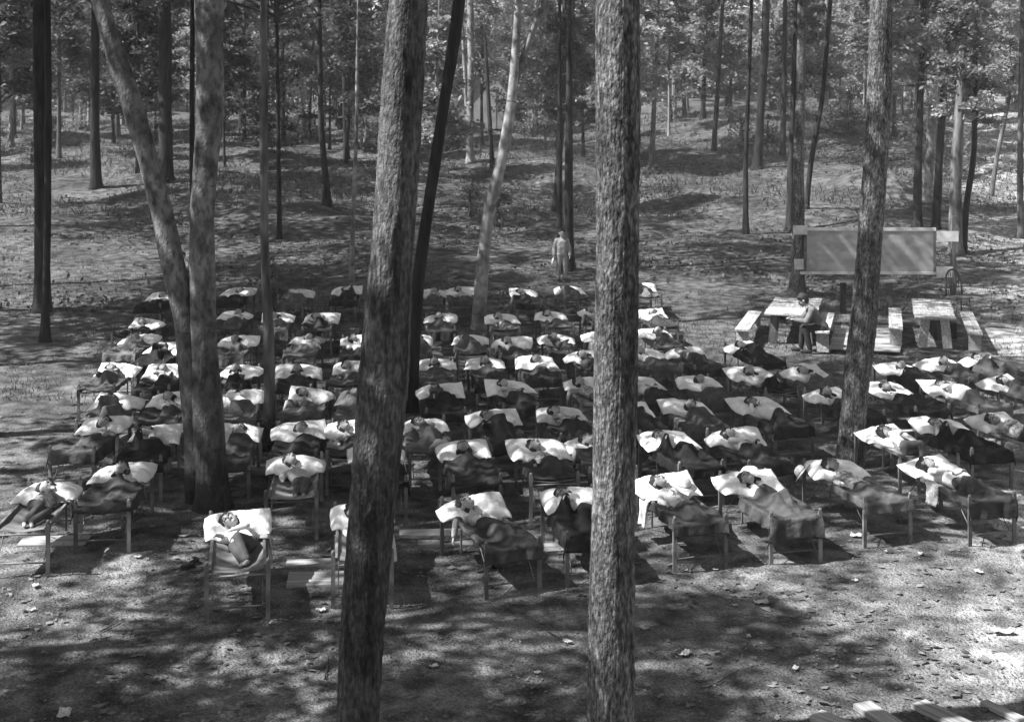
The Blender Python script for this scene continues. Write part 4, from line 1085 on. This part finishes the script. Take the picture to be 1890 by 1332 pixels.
# long bench on posts beneath the board
q1, q2 = at(1556, 578), at(1641, 580)
r = ob('plank_bench', None, loc=(q1 + q2) / 2, label='long narrow plank on two posts under the framed board', cat='bench', group='plank benches beside the tables')
hw = (q2.x - q1.x) / 2
bz = .92
solid(r, 'seat', (-hw - .2, -.14, bz), (hw + .2, .14, bz + .05), 'plank')
for sx in (-1, 1): solid(r, 'post', (-.08, -.05, -.1), (.08, .05, bz - .004), 'plank', None, (sx * hw, 0, 0)).data.materials[0] = M['bark_mid']
r = ob('ground_boards', None, loc=gpt(9.25, 34.0) + Vector((0, 0, .02)), rot=(0, 0, TRT), label='platform of pale weathered boards on the ground between the two tables', cat='platform')
planks(r, -.85, .85, -2.0, 2.2, .0, .035, 14, 'x', M['plank'])
ob('crate', MB().box((-.3, -.25, 0), (.3, .25, .42)).mesh('crate', M['bark_mid'], False), None, gpt(11.3, 34.2), (0, 0, .1), 'dark box under the empty table', 'box')

# framed board
YB = at(1471, 545).y - .35
sB = F / YB
def PB(px, py): return ((px - CX) / sB, CH - (py - HY) / sB)
x0, z1_ = PB(1485, 420); x1, z0_ = PB(1726, 505)
r = ob('framed_board', None, loc=((x0 + x1) / 2, YB, z0_), rot=(0, 0, -.03), label='long grey board in a pale frame, fixed between the grey trunk and a post', cat='board')
W2 = (x1 - x0) / 2; HB = z1_ - z0_
solid(r, 'panel', (-W2 + .07, 0, .06), (-.003, .02, HB - .09), 'board'); solid(r, 'panel', (.003, 0, .06), (W2 - .07, .02, HB - .09), 'board')
solid(r, 'top_rail', (-W2, -.03, HB - .10), (W2, .04, HB), 'frame_wood'); solid(r, 'bottom_rail', (-W2 - .12, -.05, -.02), (W2 + .03, .05, .06), 'frame_wood')
for sx in (-1, 1): solid(r, 'side_rail', (-.04, -.025, .063), (.04, .035, HB - .103), 'wood', None, (sx * (W2 - .035), 0, 0))
for (px0, py0, px1, py1) in ((1464, 416, 1490, 433), (1466, 478, 1483, 497), (1727, 426, 1766, 445), (1726, 491, 1756, 511)):
    xa, za = PB(px0, py1); xb, zb = PB(px1, py0)
    solid(r, 'bracket', (xa - r.location.x, -.09, za - z0_), (xb - r.location.x, -.055, zb - z0_), 'white_wood')
pp = at(1757, 523)
r = ob('board_post', None, loc=Vector((PB(1762, 500)[0], YB + .12, g1(PB(1762, 500)[0], YB + .1))), label='squared post carrying the right end of the framed board', cat='post')
solid(r, 'post', (-.07, -.07, -.2), (.07, .07, z1_ - r.location.z + .35), 'bark_mid')

# windsor chair
c0 = at(1762, 580)
r = ob('windsor_chair', None, loc=c0 + Vector((.05, -.2, 0)), rot=(0, 0, .25), label='bow-backed wooden chair standing beside the board post', cat='chair')
mb = MB(); mb.box((-.24, -.24, .43), (.24, .22, .47)); ob('seat', mb.mesh('seat', M['wood'], False), r)
t = np.linspace(0, math.pi, 15)
mb = MB(); mb.tube([(-.24 * math.cos(a) * (1.0 if math.sin(a) > .3 else .95), .2 + .10 * math.sin(a), .46 + .66 * math.sin(a) ** .6) for a in t], .024, 7)
r.scale = (1.15,) * 3
ob('back_bow', mb.mesh('back_bow', M['bark_mid']), r)
for q in range(7):
    xq = -.17 + q * .34 / 6; top = .46 + .64 * math.sqrt(max(0, 1 - (xq / .25) ** 2)) ** .6
    mb = MB(); mb.tube([(xq * .85, .2, .465), (xq, .2 + .09, top)], .008, 5); ob('spindle', mb.mesh('spindle', M['bark_mid']), r)
for sx in (-1, 1):
    for sy in (-1, 1):
        mb = MB(); mb.tube([(sx * .18, sy * .18, .435), (sx * .23, sy * .22, 0)], [.016, .019], 7); ob('leg', mb.mesh('leg', M['bark_mid']), r)
    mb = MB(); mb.tube([(sx * .215, -.2, .16), (sx * .215, .2, .16)], .010, 6); ob('stretcher', mb.mesh('stretcher', M['wood']), r)
for z_ in (.14, .28):
    mb = MB(); mb.tube([(-.205, -.2, z_), (.205, -.2, z_)], .010, 6); ob('stretcher', mb.mesh('stretcher', M['wood']), r)

# tent in the wood
pt = at(893, 238)
sT = F / pt.y
r = ob('tent', None, loc=pt, label='grey canvas tent behind the white birch at the edge of the wood', cat='tent')
wT, hE, hR, dT = 50 / sT, 58 / sT, 118 / sT, 3.2
mb = MB(); V = np.array([[-wT, 0, 0], [wT, 0, 0], [wT, 0, hE], [0, 0, hR], [-wT, 0, hE], [-wT, dT, 0], [wT, dT, 0], [wT, dT, hE], [0, dT, hR], [-wT, dT, hE]])
mb.add(V, [[0, 1, 2, 4], [5, 9, 7, 6], [0, 4, 9, 5], [1, 6, 7, 2]], [[4, 2, 3], [9, 8, 7]]); ob('wall', mb.mesh('wall', M['tent'], False), r)
for sx in (-1, 1):
    g = np.meshgrid(np.linspace(0, 1, 8), np.linspace(0, 1, 10), indexing='ij')
    X_ = sx * g[0] * (wT + .22); Z_ = hR + .05 - g[0] * (hR - hE + .12) - .08 * np.sin(g[0] * math.pi) * (1 - .3 * np.cos(g[1] * 12)); Y_ = -.25 + g[1] * (dT + .5)
    V, Q = grid_solid(np.stack([X_, Y_, Z_], -1), .02); ob('fly_sheet', mk('fly_sheet', V, Q, M['tent']), r)
ob('door_flap', MB().box((-.01, -.03, 0), (wT * .45, -.012, hE * 1.1)).mesh('door_flap', M['tent'], False), r)

# ------------------------------------------------------------------ hats, clothes, shoes, boards and scraps
def hat(loc, label, s=1.0, rot=(0, 0, 0)):
    mb = MB(); t = [(0, 0, .0), (0, 0, .004), (0, 0, .010), (0, 0, .03), (0, 0, .085), (0, 0, .11), (0, 0, .118)]
    mb.tube(t, [.17, .172, .10, .092, .082, .055, .01], 22, disp=lambda P, th, rr: rr * .05 * np.sin(3 * th)[None] * (rr > .15))
    o = ob('sun_hat', None, loc=loc, rot=rot, label=label, cat='hat'); o.scale = (s,) * 3
    ob('crown', mb.mesh('crown', M['straw']), o)
    b2 = MB(); b2.tube([(0, 0, .012), (0, 0, .034)], [.096, .094], 22, cap=False); ob('band', b2.mesh('band', M['cloth_dark']), o)
hat(cotpt((0, 7), (.10, -.10, .735)), 'pale brimmed hat on the head end of a front-row cot, right of the picture centre', 1.0, (.5, .1, 0))
hat(cotpt((0, 8), (-.42, -.10, .60)), 'pale brimmed hat hung at the left head corner of the ninth front-row cot', 1.0, (-.3, -.9, 0))
hat(cotpt((1, 2), (-.36, .02, .70)), 'small pale hat hung on the head post of the third second-row cot', .9, (-.7, -.5, 0))
hat(cotpt((0, 6), (.12, -.78, .80)), 'round straw hat lying on the child of the seventh front-row cot', 1.0, (.2, .1, 0))

def draped(key, lx, ly, w_, l_, top, mname, label, seed, nm='garment'):
    """cloth hanging over a side rail or cross bar of a cot"""
    a, b = np.meshgrid(np.linspace(-.5, .5, 16), np.linspace(0, 1, 20), indexing='ij')
    f = smoothnoise(seed, .016)
    s = b * l_ - l_ * .22
    sgn = 1 if lx > 0 else -1
    x = np.where(s < 0, s, .022 + .01 * np.sin(a * 22 + seed) + s * .10) * sgn
    z = np.where(s < 0, .012, .012 - s) + f(a * 2, b) * .4; y = a * w_ * (1 - .25 * b * (seed % 2)) + f(a, b * 2)
    x = x + f(a * 3, b * .6) * np.clip(b * 2, 0, 1)
    V, Q = grid_solid(np.stack([x, y, z], -1), .006)
    o = ob(nm, mk(nm, V, Q, M[mname]), None, cotpt(key, (lx, ly, top)), (0, 0, COTS[key].rotation_euler.z), label, 'clothing')
draped((0, 6), -.35, -.55, .36, .52, .62, 'cloth_white', 'white shirt hanging over the left rail of the seventh front-row cot', 3)
draped((0, 3), .35, -.55, .22, .60, .63, 'cloth_white', 'white cloth hanging beside the thick leaning trunk on the fourth front-row cot', 4)
draped((1, 1), .35, -.7, .3, .45, .62, 'cloth_pale grey', 'pale garment hanging right of the thick leaning trunk on the second-row cot', 5)
draped((0, 0), .35, -.5, .34, .50, .62, 'cloth_checked', 'checked shirt hanging from the right rail of the leftmost front-row cot', 6)
draped((0, 2), .35, -.55, .36, .42, .62, 'cloth_pale grey', 'grey jacket draped over the right rail of the cot left of the thick leaning trunk', 7)
draped((1, 4), -.35, -.6, .3, .42, .62, 'cloth_dark', 'dark garment over the left rail of the fifth second-row cot', 8)
draped((0, 9), -.35, -.9, .3, .38, .62, 'cloth_pale grey', 'pale garment over the left rail of the rightmost front-row cot', 9)
draped((2, 2), .35, -.3, .3, .5, .62, 'cloth_pale grey', 'pale cloth hanging off the third third-row cot beside the slim trunk', 10)
draped((2, 9), -.35, -.9, .25, .5, .62, 'cloth_checked', 'checked garment dangling from the tenth cot of the third row', 12)
draped((3, 11), .35, -.5, .3, .4, .62, 'cloth_pale grey', 'pale cloth over the right rail of the twelfth cot of the fourth row', 13)
draped((1, 5), .35, -.8, .3, .4, .62, 'cloth_dark', 'dark coat over the right rail of the sixth second-row cot', 15)
draped((5, 0), .35, -.6, .3, .4, .62, 'cloth_dark', 'dark coat over the right rail of the leftmost sixth-row cot', 16)

def shoe(loc, rot, label):
    mb = MB(); mb.ell((0, 0, .035), (.036, .05, .035), n=10, k=7); mb.capsule((0, .03, .03), (0, .12, .024), .034, .028, 10)
    me = mb.mesh('upper', M['shoe']); o = ob('shoe', None, loc=loc, rot=(0, 0, rot), label=label, cat='shoe', group='shoes left on the ground by the cots')
    ob('upper', me, o); ob('sole', MB().box((-.04, -.055, -.002), (.04, .155, .012)).mesh('sole', M['bark_mid'], False), o)
for (px, py, a, lb) in [(352, 1048, 2.2, 'dark shoe on the ground left of the cot nearest the birch'), (362, 1040, 2.6, 'dark shoe behind the other, left of the cot nearest the birch'),
                        (612, 1032, 1.2, 'dark shoe on the plank left of the thick leaning trunk'), (626, 1030, 1.0, 'right-hand dark shoe on the plank left of the thick leaning trunk'),
                        (905, 1052, .3, 'shoe under the front cot between the thick trunks'), (918, 1050, .5, 'second shoe under the front cot between the thick trunks'),
                        (1672, 968, 1.0, 'dark shoe at the foot of the ninth front-row cot'), (250, 985, 2, 'shoe beside the second front-row cot')]:
    p = at(px, py); shoe(p + Vector((0, 0, .01)), a, lb)
for (px, py, w_, l_, a, lb) in [(604, 1040, 1.05, .28, .12, 'pale plank lying on the ground left of the thick leaning trunk'), (598, 1070, .9, .5, .1, 'worn board flush with the soil below the pale plank'),
                                (800, 985, .95, .3, .10, 'pale plank lying on the ground between the two front cots'), (822, 1004, .75, .22, .05, 'second plank just in front of it, touching the cot leg'),
                                (1030, 1010, .5, .4, .3, 'short pale board beside the cot left of the flaky trunk'), (100, 1000, .9, .4, .1, 'sunlit board under the leftmost front cot')]:
    p = at(px, py); fm = smoothnoise(int(px), .004)
    ob('loose_plank', MB().box((-w_ / 2, -l_ / 2, -.01), (w_ / 2, l_ / 2, .028)).mesh('loose_plank', M['plank'], False), None, p, (0, .01, a), lb, 'plank', 'loose planks on the ground')
# paper scraps
SCR = [(1405, 1115, .22), (1188, 1162, .15), (1320, 1053, .10), (1357, 1119, .09), (1580, 992, .2), (1842, 978, .3), (1048, 1187, .14), (592, 1129, .14), (66, 1084, .16), (254, 1030, .12),
       (1382, 1177, .1), (1468, 1236, .12), (1265, 1210, .2), (1700, 1025, .12), (1850, 1170, .3), (1806, 1058, .15), (500, 1152, .09), (118, 1322, .25), (58, 1128, .12), (1578, 1074, .1),
       (800, 1232, .12), (992, 1244, .09), (1635, 1020, .1), (8, 600, .35)]
for q, (px, py, s_) in enumerate(SCR):
    s_ *= .75
    p = at(px, py); rs = np.random.RandomState(q)
    a, b = np.meshgrid(np.linspace(-.5, .5, 6), np.linspace(-.5, .5, 5), indexing='ij')
    f = smoothnoise(q + 60, .12)
    V, Q = grid_solid(np.stack([a * s_ * (1 + .2 * f(b, a)), b * s_ * .6 + f(a, b) * s_ * .3, .02 + np.abs(f(a * 2, b * 2)) * s_ * 1.2 + .3 * s_ * a * a], -1), .002)
    near = 'left' if px < 650 else ('middle' if px < 1180 else 'right')
    up = 'among the cots' if py < 1060 else ('in the open ground before the cots' if py < 1200 else 'near the bottom edge')
    ob('paper_scrap', mk('paper_scrap', V, Q, M['paper'], False), None, p, (0, 0, rs.uniform(0, 6)), f'crumpled pale scrap of paper {up}, {near} side', 'paper scrap', 'paper scraps ' + up + ', ' + near + ' side')
# twigs
for q, (pts_, lb) in enumerate([([(465, 1112), (490, 1145), (515, 1185)], 'thin forked twig in front of the cot nearest the birch'), ([(380, 1062), (410, 1064), (435, 1066)], 'straight thin twig left of the front cot'),
                               ([(185, 1168), (215, 1152), (225, 1147)], 'short twig on the sunny ground at lower left'), ([(1010, 1168), (1035, 1182), (1048, 1188)], 'bent twig by the flaky trunk'),
                               ([(1325, 1262), (1345, 1250), (1362, 1240)], 'thin twig near the bottom right of the flaky trunk'), ([(600, 1255), (604, 1235), (607, 1215)], 'dark twig standing beside the thick leaning trunk'),
                               ([(1760, 1288), (1775, 1278), (1795, 1274)], 'curved dark twig near the lower right boards')]):
    P_ = [at(x_, y_) + Vector((0, 0, .02)) for x_, y_ in pts_]; o0 = P_[0].copy()
    mb = MB(); mb.tube([p - o0 for p in P_], [.009, .007, .004], 6); m_ = P_[1] - o0; mb.tube([m_, m_ + (P_[2] - P_[1]) * .5 + Vector((.08, .02, .03))], [.005, .002], 5)
    ob('twig', mb.mesh('twig', M['bark_mid']), None, o0, None, lb, 'twig')
# planks of a walk at the lower right edge
for q, (xa, ya, xb, yb, w_) in enumerate([(1590, 1306, 1650, 1345, .20), (1695, 1305, 1790, 1350, .20), (1815, 1302, 1900, 1340, .09), (1505, 1326, 1560, 1352, .2)]):
    a_, b_ = at(xa, ya), at(xb, yb); d_ = b_ - a_; L_ = d_.length + .8; an = math.atan2(d_.y, d_.x)
    ob('walk_plank', MB().box((0, -w_ / 2, 0), (L_, w_ / 2, .05)).mesh('walk_plank', M['plank'], False), None, a_ + Vector((0, 0, .01)), (0, 0, an), ['pale plank at the bottom edge, second from the left', 'broad pale plank at the bottom edge, third from the left', 'narrow plank at the lower right corner', 'pale plank at the bottom edge, leftmost'][q], 'plank', 'planks at the bottom right edge')
# child sitting up between the birch stems, beyond the last row
J = dict(neck=(0, 0, .62), chest=(0, 0, .53), pelvis=(0, .02, .28), head=(.01, -.02, .755), hu=(.1, -.1, 1), hf=(.5, -1, -.3), shl=(.115, 0, .575), shr=(-.115, 0, .575),
         hpl=(.06, 0, .25), hpr=(-.06, 0, .25), knl=(.12, -.28, .26), knr=(-.12, -.28, .26), anl=(.08, -.34, .05), anr=(-.10, -.34, .05),
         ell=(.17, -.06, .40), elr=(-.17, -.06, .40), wrl=(.10, -.20, .34), wrr=(-.08, -.20, .34), fd=(0, -1, 0), fu=(0, 0, 1))
SI = build_person(J, 1.0, False, 'long', False, 44)
ps = at(338, 522)
pr = ob('person', SI['body'], None, ps + Vector((0, 0, .16)), None, 'child in grey sitting upright between the two birch stems behind the last row', 'person')
dress(SI, pr, 'cloth_pale grey', 'trousers')
ob('log_seat', MB().tube([(-.35, .03, .1), (0, .03, .1), (.4, .03, .1)], .15, 14).mesh('log_seat', M['bark_mid']), None, ps + Vector((0, 0, .12)), None, 'short log under the child sitting between the birch stems', 'log')

# ------------------------------------------------------------------ haze in the wood
hz = bpy.data.materials.new('haze_air'); hz.use_nodes = True
for n in list(hz.node_tree.nodes):
    if n.type != 'OUTPUT_MATERIAL': hz.node_tree.nodes.remove(n)
pv = hz.node_tree.nodes.new('ShaderNodeVolumePrincipled'); pv.inputs['Color'].default_value = (.9, .9, .9, 1); pv.inputs['Density'].default_value = .0006
hz.node_tree.links.new(pv.outputs[0], hz.node_tree.nodes['Material Output'].inputs['Volume'])
ob('haze', MB().box((-275, -12, -2.5), (275, 432, 48)).mesh('haze', hz, False), kind='stuff', label='thin summer haze hanging in the air of the wood', cat='haze')
